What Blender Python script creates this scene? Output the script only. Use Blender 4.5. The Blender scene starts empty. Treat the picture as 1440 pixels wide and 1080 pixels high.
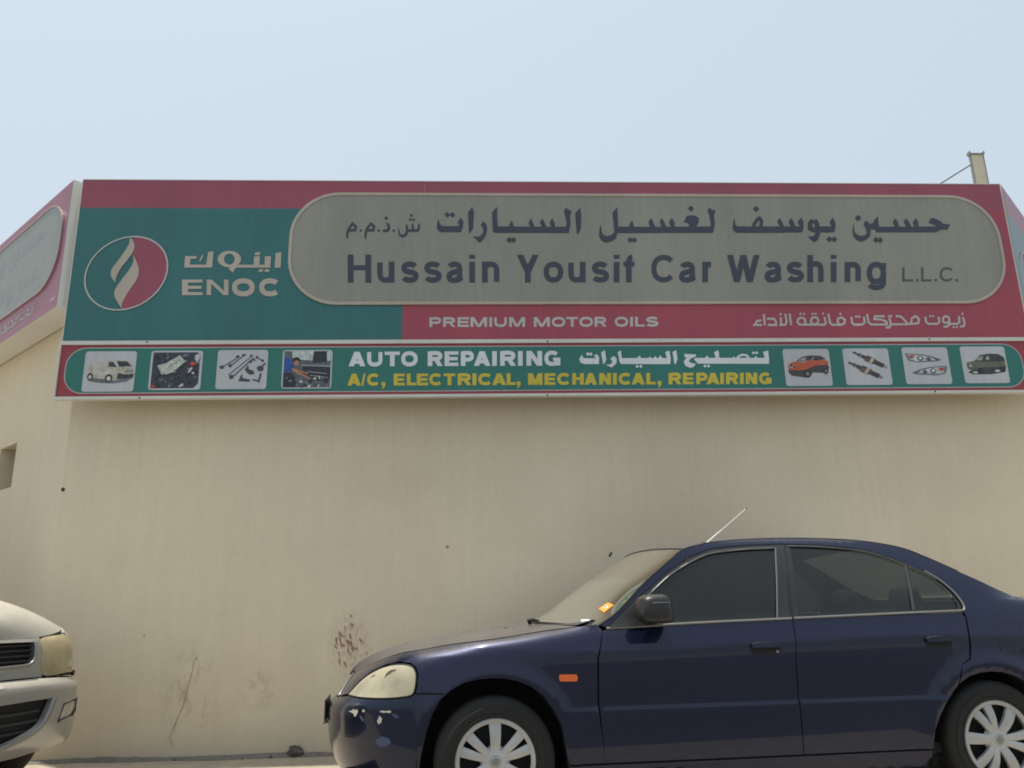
import bpy, math, random
import numpy as np
from mathutils import Vector, Matrix
from mathutils.geometry import delaunay_2d_cdt

# ------------------------------------------------------------------ camera
SC = bpy.context.scene
CAM_F, CAM_YAW, CAM_PITCH, CAM_ROLL, CAM_H = 1162.2295, 0.049099, 0.266306, -0.019491, 0.98318
def cam_axes():
    f = Vector((math.sin(CAM_YAW)*math.cos(CAM_PITCH), math.cos(CAM_YAW)*math.cos(CAM_PITCH), math.sin(CAM_PITCH)))
    r = Vector((math.cos(CAM_YAW), -math.sin(CAM_YAW), 0)); u = r.cross(f)
    return f, r*math.cos(CAM_ROLL)+u*math.sin(CAM_ROLL), u*math.cos(CAM_ROLL)-r*math.sin(CAM_ROLL)
F_, R_, U_ = cam_axes()
cd = bpy.data.cameras.new('camera'); cam = bpy.data.objects.new('camera', cd); SC.collection.objects.link(cam)
cam.matrix_world = Matrix(((R_.x, U_.x, -F_.x, 0), (R_.y, U_.y, -F_.y, 0), (R_.z, U_.z, -F_.z, CAM_H), (0, 0, 0, 1)))
cd.sensor_fit = 'HORIZONTAL'; cd.sensor_width = 36; cd.lens = CAM_F/1440*36
cd.clip_start = .05; cd.clip_end = 6000
SC.camera = cam

# ------------------------------------------------------------------ sky, sun, exposure
SUN_DIR = Vector((-.16, .042, .986)).normalized()        # towards the sun: almost overhead, a touch left and behind the wall
SUN_ELEV = math.asin(SUN_DIR.z); SUN_AZ = math.atan2(SUN_DIR.x, SUN_DIR.y)
wd = bpy.data.worlds.new('World'); SC.world = wd; wd.use_nodes = True
nt = wd.node_tree; bg = nt.nodes['Background']
sky = nt.nodes.new('ShaderNodeTexSky'); sky.sky_type = 'NISHITA'; sky.sun_disc = False
sky.sun_elevation = SUN_ELEV; sky.sun_rotation = SUN_AZ
sky.air_density = 1.3; sky.dust_density = 6.0; sky.ozone_density = 1.6; sky.altitude = 0
mixn = nt.nodes.new('ShaderNodeMix'); mixn.data_type = 'RGBA'; mixn.inputs[0].default_value = .55
mixn.inputs[7].default_value = (8.3, 9.5, 10.2, 1)         # dusty veil that evens the sky out
nt.links.new(sky.outputs[0], mixn.inputs[6]); nt.links.new(mixn.outputs[2], bg.inputs[0])
bg.inputs[1].default_value = .110
sd = bpy.data.lights.new('sun', 'SUN'); sd.energy = 4.9; sd.angle = math.radians(1.2); sd.color = (1, .94, .84)
sun = bpy.data.objects.new('sun', sd); SC.collection.objects.link(sun)
sun.rotation_euler = SUN_DIR.to_track_quat('Z', 'Y').to_euler(); sun.location = (0, 0, 20)
SC.view_settings.view_transform = 'Standard'; SC.view_settings.look = 'None'
SC.view_settings.exposure = 0.0; SC.view_settings.gamma = 1; SC.view_settings.use_curve_mapping = False
SC.cycles.max_bounces = 10; SC.cycles.transparent_max_bounces = 16
SC.cycles.use_denoising = True; SC.cycles.filter_width = 1.8

# ------------------------------------------------------------------ helpers
def ray(px):
    return F_ + R_*((px[0]-720)/CAM_F) - U_*((px[1]-540)/CAM_F)
def on_plane(px, P0, n):
    """a point measured on the photograph, carried to a real plane of the place"""
    d = ray(px); C = Vector((0, 0, CAM_H)); return C + d*(((Vector(P0)-C).dot(n))/d.dot(n))
def link(o, parent=None):
    SC.collection.objects.link(o)
    if parent is not None: o.parent = parent
    return o
def empty(name, label, cat, loc=(0, 0, 0), rz=0, group=None):
    o = bpy.data.objects.new(name, None); SC.collection.objects.link(o); o.location = loc; o.rotation_euler = (0, 0, rz)
    o.empty_display_size = .2
    tag(o, label, cat, group); return o
def tag(o, label=None, cat=None, group=None, kind=None):
    if label: o['label'] = label
    if cat: o['category'] = cat
    if group: o['group'] = group
    if kind: o['kind'] = kind
    return o
def mesh(name, V, Fs, mat, parent=None, smooth=False, sharp=None, label=None, mats=None, fm=None):
    me = bpy.data.meshes.new(name); me.from_pydata([tuple(v) for v in V], [], [tuple(f) for f in Fs]); me.update()
    for m in (mats or [mat]): me.materials.append(m)
    if fm:
        for p, i in zip(me.polygons, fm): p.material_index = i
    if smooth:
        me.polygons.foreach_set('use_smooth', [True]*len(me.polygons))
        if sharp is not None: me.set_sharp_from_angle(angle=math.radians(sharp))
    o = bpy.data.objects.new(name, me); link(o, parent)
    if label: o['label'] = label
    return o
class Geo:
    def __init__(s): s.V = []; s.F = []; s.M = []
    def add(s, V, F, m=0, M=None):
        k = len(s.V); s.V += [tuple(M @ Vector(v)) if M else tuple(v) for v in V]; s.F += [tuple(i+k for i in f) for f in F]; s.M += [m]*len(F); return s
    def box(s, x0, x1, y0, y1, z0, z1, m=0, M=None):
        return s.add([(x0,y0,z0),(x1,y0,z0),(x1,y1,z0),(x0,y1,z0),(x0,y0,z1),(x1,y0,z1),(x1,y1,z1),(x0,y1,z1)],
                     [(0,3,2,1),(4,5,6,7),(0,1,5,4),(1,2,6,5),(2,3,7,6),(3,0,4,7)], m, M)
    def tube(s, pts, r, n=8, m=0, cap=True, M=None, flat=1.0):
        pts = [Vector(p) for p in pts]; V = []; F = []; N = len(pts); up = None
        for i, p in enumerate(pts):
            t = (pts[min(i+1, N-1)]-pts[max(i-1, 0)]).normalized()
            if up is None: up = Vector((0, 0, 1)) if abs(t.z) < .9 else Vector((1, 0, 0))
            a = t.cross(up).normalized(); b = a.cross(t).normalized(); up = b
            rr = r[i] if isinstance(r, (list, tuple)) else r
            for k in range(n):
                c = math.cos(2*math.pi*k/n)*rr; q = math.sin(2*math.pi*k/n)*rr*flat; V.append(p+a*c+b*q)
        for i in range(N-1):
            for k in range(n): F.append((i*n+k, i*n+(k+1) % n, (i+1)*n+(k+1) % n, (i+1)*n+k))
        if cap: F.append(tuple(range(n-1, -1, -1))); F.append(tuple((N-1)*n+k for k in range(n)))
        return s.add(V, F, m, M)
    def grid(s, rows, m=0, flip=False):
        V = [p for r in rows for p in r]; n = len(rows[0]); F = []
        for i in range(len(rows)-1):
            for j in range(n-1):
                f = (i*n+j, i*n+j+1, (i+1)*n+j+1, (i+1)*n+j); F.append(f[::-1] if flip else f)
        return s.add(V, F, m)
    def lathe(s, prof, n=48, m=0, M=None):
        """prof: (radius, y) pairs turned about the y axis"""
        V = []; F = []; N = len(prof)
        for i in range(n):
            a = 2*math.pi*i/n
            for r, y in prof: V.append((r*math.cos(a), y, r*math.sin(a)))
        for i in range(n):
            for j in range(N-1): F.append((i*N+j, i*N+j+1, ((i+1) % n)*N+j+1, ((i+1) % n)*N+j))
        return s.add(V, F, m, M)
    def build(s, name, mats, parent=None, smooth=False, sharp=35, label=None):
        if not isinstance(mats, (list, tuple)): mats = [mats]
        return mesh(name, s.V, s.F, None, parent, smooth, sharp, label, mats, s.M)
def area(p): return .5*sum(p[i][0]*p[(i+1) % len(p)][1]-p[(i+1) % len(p)][0]*p[i][1] for i in range(len(p)))
def ccw(p): return list(p) if area(p) > 0 else list(p)[::-1]
def fill(polys, spacing=None, clip=None):
    """triangles that cover the union of simple polygons, with inner points on a grid when asked for"""
    V = []; Fc = []
    for p in polys:
        p = ccw(p); Fc.append(list(range(len(V), len(V)+len(p)))); V += [Vector((q[0], q[1])) for q in p]
    if spacing:
        xs = [v.x for v in V]; ys = [v.y for v in V]; sx, sy = spacing if isinstance(spacing, tuple) else (spacing, spacing)
        P = [[(q[0], q[1]) for q in ccw(p)] for p in polys]
        y = min(ys)+sy*.5
        while y < max(ys):
            x = min(xs)+sx*.5
            while x < max(xs):
                if any(inside((x, y), p) and dist((x, y), p) > .35*min(sx, sy) for p in P): V.append(Vector((x, y)))
                x += sx
            y += sy
    r = delaunay_2d_cdt(V, [], Fc, 0, 1e-6)
    T_ = [tuple(f) for f, src in zip(r[2], r[5]) if len(src)]
    used = sorted({i for f in T_ for i in f}); ix = {k: n for n, k in enumerate(used)}
    return [(r[0][i].x, r[0][i].y) for i in used], [tuple(ix[i] for i in f) for f in T_]
def inside(q, p):
    c = False; j = len(p)-1
    for i in range(len(p)):
        if (p[i][1] > q[1]) != (p[j][1] > q[1]) and q[0] < (p[j][0]-p[i][0])*(q[1]-p[i][1])/(p[j][1]-p[i][1])+p[i][0]: c = not c
        j = i
    return c
def dist(q, p):
    b = 9
    for i in range(len(p)):
        a = p[i]; c = p[(i+1) % len(p)]; dx, dy = c[0]-a[0], c[1]-a[1]; l = dx*dx+dy*dy
        t = 0 if l == 0 else max(0, min(1, ((q[0]-a[0])*dx+(q[1]-a[1])*dy)/l))
        b = min(b, math.hypot(q[0]-a[0]-t*dx, q[1]-a[1]-t*dy))
    return b
def resample(p, d):
    o = []
    for i in range(len(p)):
        a = p[i]; b = p[(i+1) % len(p)]; n = max(1, int(round(math.hypot(b[0]-a[0], b[1]-a[1])/d)))
        for k in range(n): o.append((a[0]+(b[0]-a[0])*k/n, a[1]+(b[1]-a[1])*k/n))
    return o
def smooth_poly(p, keep=()):
    """rounds a polygon with a closed Catmull-Rom curve, keeping the corners listed"""
    o = []; n = len(p)
    for i in range(n):
        p0, p1, p2, p3 = p[(i-1) % n], p[i], p[(i+1) % n], p[(i+2) % n]
        if i in keep: p0 = (2*p1[0]-p2[0], 2*p1[1]-p2[1])
        if (i+1) % n in keep: p3 = (2*p2[0]-p1[0], 2*p2[1]-p1[1])
        for k in range(4):
            t = k/4; o.append(tuple(.5*((2*p1[j])+(-p0[j]+p2[j])*t+(2*p0[j]-5*p1[j]+4*p2[j]-p3[j])*t*t+(-p0[j]+3*p1[j]-3*p2[j]+p3[j])*t**3) for j in (0, 1)))
    return o
def shrink(p, d):
    p = ccw(p); n = len(p); o = []
    for i in range(n):
        a, b, c = p[i-1], p[i], p[(i+1) % n]
        u = (b[0]-a[0], b[1]-a[1]); v = (c[0]-b[0], c[1]-b[1]); lu = math.hypot(*u) or 1; lv = math.hypot(*v) or 1
        n1 = (-u[1]/lu, u[0]/lu); n2 = (-v[1]/lv, v[0]/lv); m = (n1[0]+n2[0], n1[1]+n2[1]); k = 1+n1[0]*n2[0]+n1[1]*n2[1]
        k = max(k, .4); o.append((b[0]+m[0]/k*d, b[1]+m[1]/k*d))
    return o
def superellipse(x0, x1, y0, y1, r, n=10):
    o = []
    for cx, cy, a in ((x1-r, y1-r, 0), (x0+r, y1-r, 90), (x0+r, y0+r, 180), (x1-r, y0+r, 270)):
        for k in range(n+1):
            t = math.radians(a+90*k/n); o.append((cx+r*math.cos(t), cy+r*math.sin(t)))
    return o

# ------------------------------------------------------------------ materials
MATS = {}
def rgb(h):     # sRGB 0-255 to linear
    return tuple(((c/255)/12.92 if c/255 <= .04045 else ((c/255+.055)/1.055)**2.4) for c in h)+(1,)
def mat(name, col, rough=.6, metal=0., coat=0., spec=.5, emit=None, noise=None, bump=None, dust=None, **kw):
    """noise=(scale, amount, stretch) mottles the colour; bump=(scale, strength, distance); dust=(colour, amount) settles on faces that look up"""
    m = bpy.data.materials.new(name); m.use_nodes = True; n = m.node_tree.nodes; l = m.node_tree.links; b = n['Principled BSDF']
    b.inputs['Base Color'].default_value = tuple(col[:3])+(1,); b.inputs['Roughness'].default_value = rough
    b.inputs['Metallic'].default_value = metal; b.inputs['Coat Weight'].default_value = coat; b.inputs['Coat Roughness'].default_value = kw.get('coat_rough', .06)
    b.inputs['Specular IOR Level'].default_value = spec
    tc = n.new('ShaderNodeTexCoord'); src = None
    def nz(scale, stretch=(1, 1, 1), detail=6, rough_=.6):
        mp = n.new('ShaderNodeMapping'); mp.inputs['Scale'].default_value = stretch; l.new(tc.outputs['Object'], mp.inputs[0])
        t = n.new('ShaderNodeTexNoise'); t.inputs['Scale'].default_value = scale; t.inputs['Detail'].default_value = detail; t.inputs['Roughness'].default_value = rough_
        l.new(mp.outputs[0], t.inputs['Vector']); return t.outputs[0]
    def ramp(v, lo, hi, a=0., b_=1.):
        r = n.new('ShaderNodeMapRange'); r.inputs[1].default_value = lo; r.inputs[2].default_value = hi; r.inputs[3].default_value = a; r.inputs[4].default_value = b_; l.new(v, r.inputs[0]); return r.outputs[0]
    def mixc(f, a, b_):
        x = n.new('ShaderNodeMix'); x.data_type = 'RGBA'
        if isinstance(f, float): x.inputs[0].default_value = f
        else: l.new(f, x.inputs[0])
        for s, v in ((6, a), (7, b_)):
            if isinstance(v, tuple): x.inputs[s].default_value = v
            else: l.new(v, x.inputs[s])
        return x.outputs[2]
    c = tuple(col[:3])+(1,)
    for (sc, am, st) in (noise or []):
        v = ramp(nz(sc, st), .3, .7, 1-am, 1+am)
        mx = n.new('ShaderNodeVectorMath'); mx.operation = 'SCALE'
        if isinstance(c, tuple): mx.inputs[0].default_value = c[:3]
        else: l.new(c, mx.inputs[0])
        l.new(v, mx.inputs['Scale']); c = mx.outputs[0]
    if dust:
        g = n.new('ShaderNodeNewGeometry'); sx = n.new('ShaderNodeSeparateXYZ'); l.new(g.outputs['Normal'], sx.inputs[0])
        f = ramp(sx.outputs[2], dust[2], dust[3], dust[4] if len(dust) > 4 else 0., dust[1]); v = ramp(nz(5, (1, 1, 1)), .25, .75, .7, 1.1)
        mm = n.new('ShaderNodeMath'); mm.operation = 'MULTIPLY'; l.new(f, mm.inputs[0]); l.new(v, mm.inputs[1]); mm.use_clamp = True
        c = mixc(mm.outputs[0], c, tuple(dust[0][:3])+(1,))
        l.new(ramp(mm.outputs[0], 0, .8, rough, .75), b.inputs['Roughness'])
        if metal: l.new(ramp(mm.outputs[0], 0, .6, metal, 0), b.inputs['Metallic'])
        if coat: l.new(ramp(mm.outputs[0], 0, .8, coat, coat*.15), b.inputs['Coat Weight'])
    if not isinstance(c, tuple): l.new(c, b.inputs['Base Color'])
    if bump:
        bp = n.new('ShaderNodeBump'); bp.inputs['Strength'].default_value = bump[1]; bp.inputs['Distance'].default_value = bump[2]
        l.new(nz(bump[0], bump[3] if len(bump) > 3 else (1, 1, 1)), bp.inputs['Height']); l.new(bp.outputs[0], b.inputs['Normal'])
    MATS[name] = m; return m
def glass(name, tint, dusty=.1, dustcol=(.35, .32, .25), rough=.02, noise_amt=0.0):
    m = bpy.data.materials.new(name); m.use_nodes = True; n = m.node_tree.nodes; l = m.node_tree.links; n.remove(n['Principled BSDF']); out = n['Material Output']
    t = n.new('ShaderNodeBsdfTransparent'); t.inputs[0].default_value = tuple(tint)+(1,)
    g = n.new('ShaderNodeBsdfGlossy'); g.inputs['Roughness'].default_value = rough; g.inputs[0].default_value = (1, 1, 1, 1)
    fr = n.new('ShaderNodeFresnel'); fr.inputs[0].default_value = 1.52
    m1 = n.new('ShaderNodeMixShader'); l.new(fr.outputs[0], m1.inputs[0]); l.new(t.outputs[0], m1.inputs[1]); l.new(g.outputs[0], m1.inputs[2])
    d = n.new('ShaderNodeBsdfDiffuse'); d.inputs[0].default_value = tuple(dustcol)+(1,)
    m2 = n.new('ShaderNodeMixShader'); l.new(m1.outputs[0], m2.inputs[1]); l.new(d.outputs[0], m2.inputs[2])
    tc = n.new('ShaderNodeTexCoord'); nz = n.new('ShaderNodeTexNoise'); nz.inputs['Scale'].default_value = 4; nz.inputs['Detail'].default_value = 8; l.new(tc.outputs['Object'], nz.inputs['Vector'])
    r = n.new('ShaderNodeMapRange'); r.inputs[1].default_value = .3; r.inputs[2].default_value = .7; r.inputs[3].default_value = dusty*.6; r.inputs[4].default_value = dusty*1.3
    l.new(nz.outputs[0], r.inputs[0]); l.new(r.outputs[0], m2.inputs[0]); l.new(m2.outputs[0], out.inputs[0])
    MATS[name] = m; return m

M = {}
def sign_print(name, c, rough=.42, spec=.5):
    """weathered printed sheet: dust streaks run down it"""
    return mat(name, rgb(c), rough=rough, spec=spec, noise=[(1.2, .10, (1.5, 1, .5)), (9, .05, (3, 1, .25)), (60, .03, (1, 1, 1))], bump=(1.7, .12, .03))
M['s_red'] = sign_print('sign_red', (150, 72, 90))
M['s_redstrip'] = sign_print('sign_red_strip', (160, 67, 81))
M['s_redlow'] = sign_print('banner_red', (150, 56, 66))
M['s_green'] = sign_print('sign_green', (46, 106, 106))
M['s_green2'] = sign_print('banner_green', (40, 112, 102))
M['s_grey'] = sign_print('sign_grey', (143, 142, 130), .5)
M['s_cream'] = sign_print('sign_cream', (180, 168, 154))
M['s_rim'] = sign_print('sign_rim', (176, 166, 150))
M['s_navy'] = sign_print('sign_navy', (56, 61, 74))
M['s_dgrey'] = sign_print('sign_dark_grey', (74, 76, 78))
M['s_white'] = sign_print('sign_white', (214, 216, 216))
M['s_silver'] = sign_print('sign_pale', (184, 180, 176))
M['s_yellow'] = sign_print('sign_yellow', (200, 180, 56))
M['s_card'] = sign_print('card_white', (184, 186, 188))
M['s_frame'] = mat('sign_frame_white', rgb((206, 204, 194)), rough=.5, noise=[(2, .08, (1, 1, 1)), (14, .05, (1, 1, .3))])
M['s_side'] = mat('sign_side_sheet', rgb((214, 212, 204)), rough=.5, noise=[(1.5, .06, (1, 1, .5)), (8, .05, (4, 4, .3))])
M['bolt'] = mat('rusty_bolt', (.06, .05, .045), .6, .5)
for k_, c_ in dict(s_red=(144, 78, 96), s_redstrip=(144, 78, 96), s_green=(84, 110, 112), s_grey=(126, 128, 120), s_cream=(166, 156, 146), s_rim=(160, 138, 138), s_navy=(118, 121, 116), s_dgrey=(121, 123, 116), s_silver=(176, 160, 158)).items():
    M['b'+k_] = sign_print('sky_sheen_'+k_[2:], c_, .35)  # corner signs: grazing sky reflection painted in as paler sign colours
def flatc(c, rough=.5): 
    k = 'print_%d_%d_%d' % c
    if k not in MATS: mat(k, rgb(c), rough=rough, noise=[(26, .30, (1, 1, 1)), (110, .35, (1, 1, 1))])
    return MATS[k]

# plaster wall
def wall_mat():
    m = mat('painted_plaster', rgb((218, 204, 178)), rough=.85, spec=.25)
    n = m.node_tree.nodes; l = m.node_tree.links; b = n['Principled BSDF']; tc = n.new('ShaderNodeTexCoord')
    def noise(scale, st, detail=8, rg=.6):
        mp = n.new('ShaderNodeMapping'); mp.inputs['Scale'].default_value = st; l.new(tc.outputs['Object'], mp.inputs[0])
        t = n.new('ShaderNodeTexNoise'); t.inputs['Scale'].default_value = scale; t.inputs['Detail'].default_value = detail; t.inputs['Roughness'].default_value = rg
        l.new(mp.outputs[0], t.inputs[0]); return t.outputs[0]
    def rng(v, a, b_, c, d):
        r = n.new('ShaderNodeMapRange'); [setattr(r.inputs[i+1], 'default_value', q) for i, q in enumerate((a, b_, c, d))]; l.new(v, r.inputs[0]); return r.outputs[0]
    def mul(a, b_):
        x = n.new('ShaderNodeMath'); x.operation = 'MULTIPLY'
        for i, q in enumerate((a, b_)):
            if isinstance(q, float): x.inputs[i].default_value = q
            else: l.new(q, x.inputs[i])
        return x.outputs[0]
    f = mul(mul(rng(noise(.55, (1, 1, 1)), .3, .7, .93, 1.06), rng(noise(2.2, (5, 5, .35)), .3, .7, .98, 1.02)), rng(noise(22, (1, 1, 1)), .25, .75, .965, 1.03))
    f = mul(f, rng(noise(1.6, (9, 9, .5), 3), .58, .80, 1.0, .94))
    # thin run marks that start at the top of the wall and die out downwards
    sz_ = n.new('ShaderNodeSeparateXYZ'); l.new(tc.outputs['Object'], sz_.inputs[0])
    dr = rng(noise(3.0, (6, 6, .12), 5, .7), .50, .72, 0, 1.0); hh = rng(sz_.outputs[2], .9, 2.9, 0, .07); mdr = mul(dr, hh)
    sb = n.new('ShaderNodeMath'); sb.operation = 'SUBTRACT'; sb.inputs[0].default_value = 1.0; l.new(mdr, sb.inputs[1]); f = mul(f, sb.outputs[0])
    # splash dirt low on the wall
    s = n.new('ShaderNodeSeparateXYZ'); l.new(tc.outputs['Object'], s.inputs[0])
    a = n.new('ShaderNodeMath'); a.operation = 'ADD'; l.new(s.outputs[2], a.inputs[0]); l.new(rng(noise(1.4, (1, 1, 1)), .3, .7, -.30, .30), a.inputs[1])
    f = mul(f, rng(a.outputs[0], .0, .75, .86, 1.0))
    v = n.new('ShaderNodeVectorMath'); v.operation = 'SCALE'; v.inputs[0].default_value = rgb((218, 204, 178))[:3]; l.new(f, v.inputs['Scale'])
    # brownish tint where the dirt sits
    mx = n.new('ShaderNodeMix'); mx.data_type = 'RGBA'; l.new(v.outputs[0], mx.inputs[6]); mx.inputs[7].default_value = rgb((196, 176, 146)); l.new(rng(noise(.9, (1.4, 1.4, 1)), .52, .75, 0, .30), mx.inputs[0])
    l.new(mx.outputs[2], b.inputs['Base Color'])
    bp = n.new('ShaderNodeBump'); bp.inputs['Strength'].default_value = .35; bp.inputs['Distance'].default_value = .012
    ad = n.new('ShaderNodeMath'); ad.operation = 'ADD'; l.new(noise(1.3, (1, 1, .8), 4), ad.inputs[0]); l.new(mul(noise(60, (1, 1, 1), 8), .16), ad.inputs[1])
    l.new(ad.outputs[0], bp.inputs['Height']); l.new(bp.outputs[0], b.inputs['Normal'])
    return m
M['wall'] = wall_mat()
M['ground'] = mat('sandy_asphalt', (.37, .325, .25), .9, spec=.2, noise=[(.6, .15, (1, 1, 1)), (8, .14, (1, 1, 1)), (90, .22, (1, 1, 1))], bump=(70, .6, .006))
M['kerb'] = mat('worn_cement_strip', (.17, .155, .135), .9, noise=[(3, .22, (1, 1, 1)), (25, .18, (1, 1, 1))], bump=(30, .8, .012))
M['roofing'] = mat('roof_screed', (.35, .32, .27), .9, noise=[(3, .2, (1, 1, 1))])
M['hole'] = mat('bare_dark_render', (.06, .052, .045), .95, noise=[(20, .3, (1, 1, 1))], bump=(40, 1., .01))
M['redmark'] = mat('red_brown_scrape', rgb((146, 108, 86)), .8)
M['crack'] = mat('grey_hairline', rgb((160, 146, 120)), .9)
M['col'] = mat('cream_steel', rgb((202, 193, 170)), .6, noise=[(6, .08, (1, 1, 1))])
M['coldark'] = mat('weathered_flange', rgb((134, 134, 130)), .55, .2, noise=[(9, .2, (1, 1, 1))])
M['wire'] = mat('grey_cable', (.12, .12, .13), .5)
# vehicles
M['blue'] = mat('dark_blue_paint', (.0065, .0105, .034), .30, .45, .7, spec=.15, dust=((.28, .25, .205), .44, .72, .995, .003), noise=[(900, .12, (1, 1, 1))], coat_rough=.05, bump=(2.4, .05, .01))
M['silver'] = mat('pearl_white_paint', rgb((150, 149, 145)), .30, .5, .8, dust=((.62, .56, .44), .6, .5, .95, .06), coat_rough=.07)
M['black'] = mat('black_plastic', (.016, .016, .017), .38, noise=[(30, .15, (1, 1, 1))], dust=((.3, .27, .22), .16, .5, .98, .004))
M['rubber'] = mat('black_rubber', (.014, .014, .014), .65)
M['under'] = mat('underbody_black', (.012, .012, .013), .9)
M['tyre'] = mat('tyre_rubber', (.010, .0095, .009), .8, noise=[(12, .2, (1, 1, 1))], bump=(40, .2, .003))
M['cap'] = mat('silver_hubcap', (.37, .37, .365), .40, .2, .2, noise=[(7, .12, (1, 1, 1)), (3, .1, (1, 1, 1))])
M['chrome'] = mat('bright_trim', (.24, .235, .22), .34, .6)
M['trim'] = mat('dull_window_trim', (.13, .128, .12), .42, .3)
M['seat'] = mat('grey_seat_cloth', (.05, .05, .052), .9, noise=[(40, .2, (1, 1, 1))])
M['dash'] = mat('dashboard', (.045, .045, .045), .8)
M['orange'] = mat('orange_lens', (.75, .13, .02), .18, coat=.6)
M['paper'] = mat('orange_sticker', rgb((236, 150, 52)), .6); M['whitep'] = mat('white_paper', (.75, .75, .72), .6)
M['scar'] = mat('bare_primer', rgb((190, 186, 172)), .7); M['scar2'] = mat('scuffed_paint', rgb((62, 74, 102)), .6)
M['lens'] = glass('yellowed_lens', (.80, .77, .62), .56, (.72, .66, .47), .06)
M['reflector'] = mat('lamp_reflector', (.72, .70, .62), .18, .9, noise=[(18, .15, (1, 1, 1))])
M['bulb'] = mat('lamp_bulb', (.5, .48, .42), .15, .3, 1.)
M['lens_clear'] = glass('hazed_lens', (.80, .76, .58), .50, (.62, .52, .32), .06)
M['fog'] = mat('fog_lamp_glass', (.42, .40, .34), .15, .4, .9, noise=[(25, .3, (1, 1, 1))])
M['red_lens'] = mat('red_lens', (.35, .01, .01), .15, coat=.8)
M['wind'] = glass('dusty_windscreen', (.33, .47, .40), .15, (.26, .275, .22), .04)
M['tint'] = glass('tinted_window', (.035, .038, .042), .03, (.26, .26, .26))
M['tintr'] = glass('rear_tinted_window', (.17, .185, .17), .03, (.28, .28, .26))
M['band'] = glass('sun_strip_band', (.09, .07, .055), .22, (.17, .14, .11))

# ------------------------------------------------------------------ ground
D = 6.4642; S = D-.22; XL, XR = -3.155, 4.60; GY0 = D
def sheet(name, x0, x1, y0, y1, z, m, kind='structure'):
    o = mesh(name, [(x0, y0, z), (x1, y0, z), (x1, y1, z), (x0, y1, z)], [(0, 1, 2, 3)], m); return tag(o, kind=kind)
sheet('ground', -3000, 3000, -3000, 3000, 0.0, M['ground'])
M['asphalt'] = mat('grey_asphalt', (.125, .125, .122), .85, spec=.3, noise=[(.5, .12, (1, 1, 1)), (6, .12, (1, 1, 1)), (120, .3, (1, 1, 1))], bump=(110, .6, .005))
sheet('road', -400, 400, -60, 3.35, .004, M['asphalt'])
# uneven cement fillet along the foot of the walls
rnd = random.Random(4)
G = Geo(); N = 160; rows = []
path = [(XL-3.6, D+3.6), (XL, D), (XR, D), (XR+3.6, D+3.6)]
pp = resample(path+[path[-1]], .05)[:-1]; pp = [q for q in pp][: ]
line = []
for i in range(3):
    a, b = path[i], path[i+1]; n_ = int(math.hypot(b[0]-a[0], b[1]-a[1])/.05)
    for k in range(n_): line.append((a[0]+(b[0]-a[0])*k/n_, a[1]+(b[1]-a[1])*k/n_, i))
ph = [rnd.random()*6 for _ in range(4)]
for x, y, i in line:
    w = .055+.018*math.sin(x*3.1+ph[0])+.012*math.sin(x*9.7+ph[1])+rnd.random()*.008
    h = .014+.006*math.sin(x*5+ph[2])+rnd.random()*.006
    dx, dy = ((-.707, -.707), (0, -1), (.707, -.707))[i]
    rows.append([(x+dx*.002, y+dy*.002, h+.006), (x+dx*w*.5, y+dy*w*.5, h), (x+dx*w, y+dy*w, .0015)])
G.grid(rows, flip=False)
tag(G.build('pavement', M['kerb'], smooth=True), kind='structure')

# ------------------------------------------------------------------ building
bld = empty('building', 'cream plastered corner building with cut-off corners behind the shop signs', 'building', (XL, D, 0))
H = 4.40; T = .22; LW = 5.2; q = math.sqrt(.5)
def local(p): return (p[0]-XL, p[1]-D, p[2])
def wall_panel(name, a, b, holes=(), z1=H):
    """wall slab between plan points a and b (outside face on the line), with rectangular openings (along, z)"""
    L = math.hypot(b[0]-a[0], b[1]-a[1]); t = ((b[0]-a[0])/L, (b[1]-a[1])/L); nin = (-t[1], t[0]); g = Geo()
    xs = sorted({0, L} | {h[i] for h in holes for i in (0, 1)}); zs = sorted({-.3, z1} | {h[i] for h in holes for i in (2, 3)})
    def P(s, d, z): return local((a[0]+t[0]*s+nin[0]*d, a[1]+t[1]*s+nin[1]*d, z))
    for i in range(len(xs)-1):
        for j in range(len(zs)-1):
            mx, mz = (xs[i]+xs[i+1])/2, (zs[j]+zs[j+1])/2
            if any(h[0] < mx < h[1] and h[2] < mz < h[3] for h in holes): continue
            g.add([P(xs[i], 0, zs[j]), P(xs[i+1], 0, zs[j]), P(xs[i+1], 0, zs[j+1]), P(xs[i], 0, zs[j+1])], [(0, 1, 2, 3)])
    for h in holes:
        c = [(h[0], h[2]), (h[1], h[2]), (h[1], h[3]), (h[0], h[3])]
        for k in range(4):
            p, r = c[k], c[(k+1) % 4]
            g.add([P(p[0], 0, p[1]), P(r[0], 0, r[1]), P(r[0], T-.04, r[1]), P(p[0], T-.04, p[1])], [(0, 3, 2, 1)])
    g.add([P(0, 0, z1), P(L, 0, z1), P(L, T, z1), P(0, T, z1)], [(0, 1, 2, 3)])
    g.add([P(0, T, -.3), P(L, T, -.3), P(L, T, z1), P(0, T, z1)], [(3, 2, 1, 0)] if not holes else [])
    return g.build(name, M['wall'], bld), P
wall_panel('wall', (XL, D), (XR, D))
LC = (XL-LW*q, D+LW*q); RC = (XR+LW*q, D+LW*q)
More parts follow.
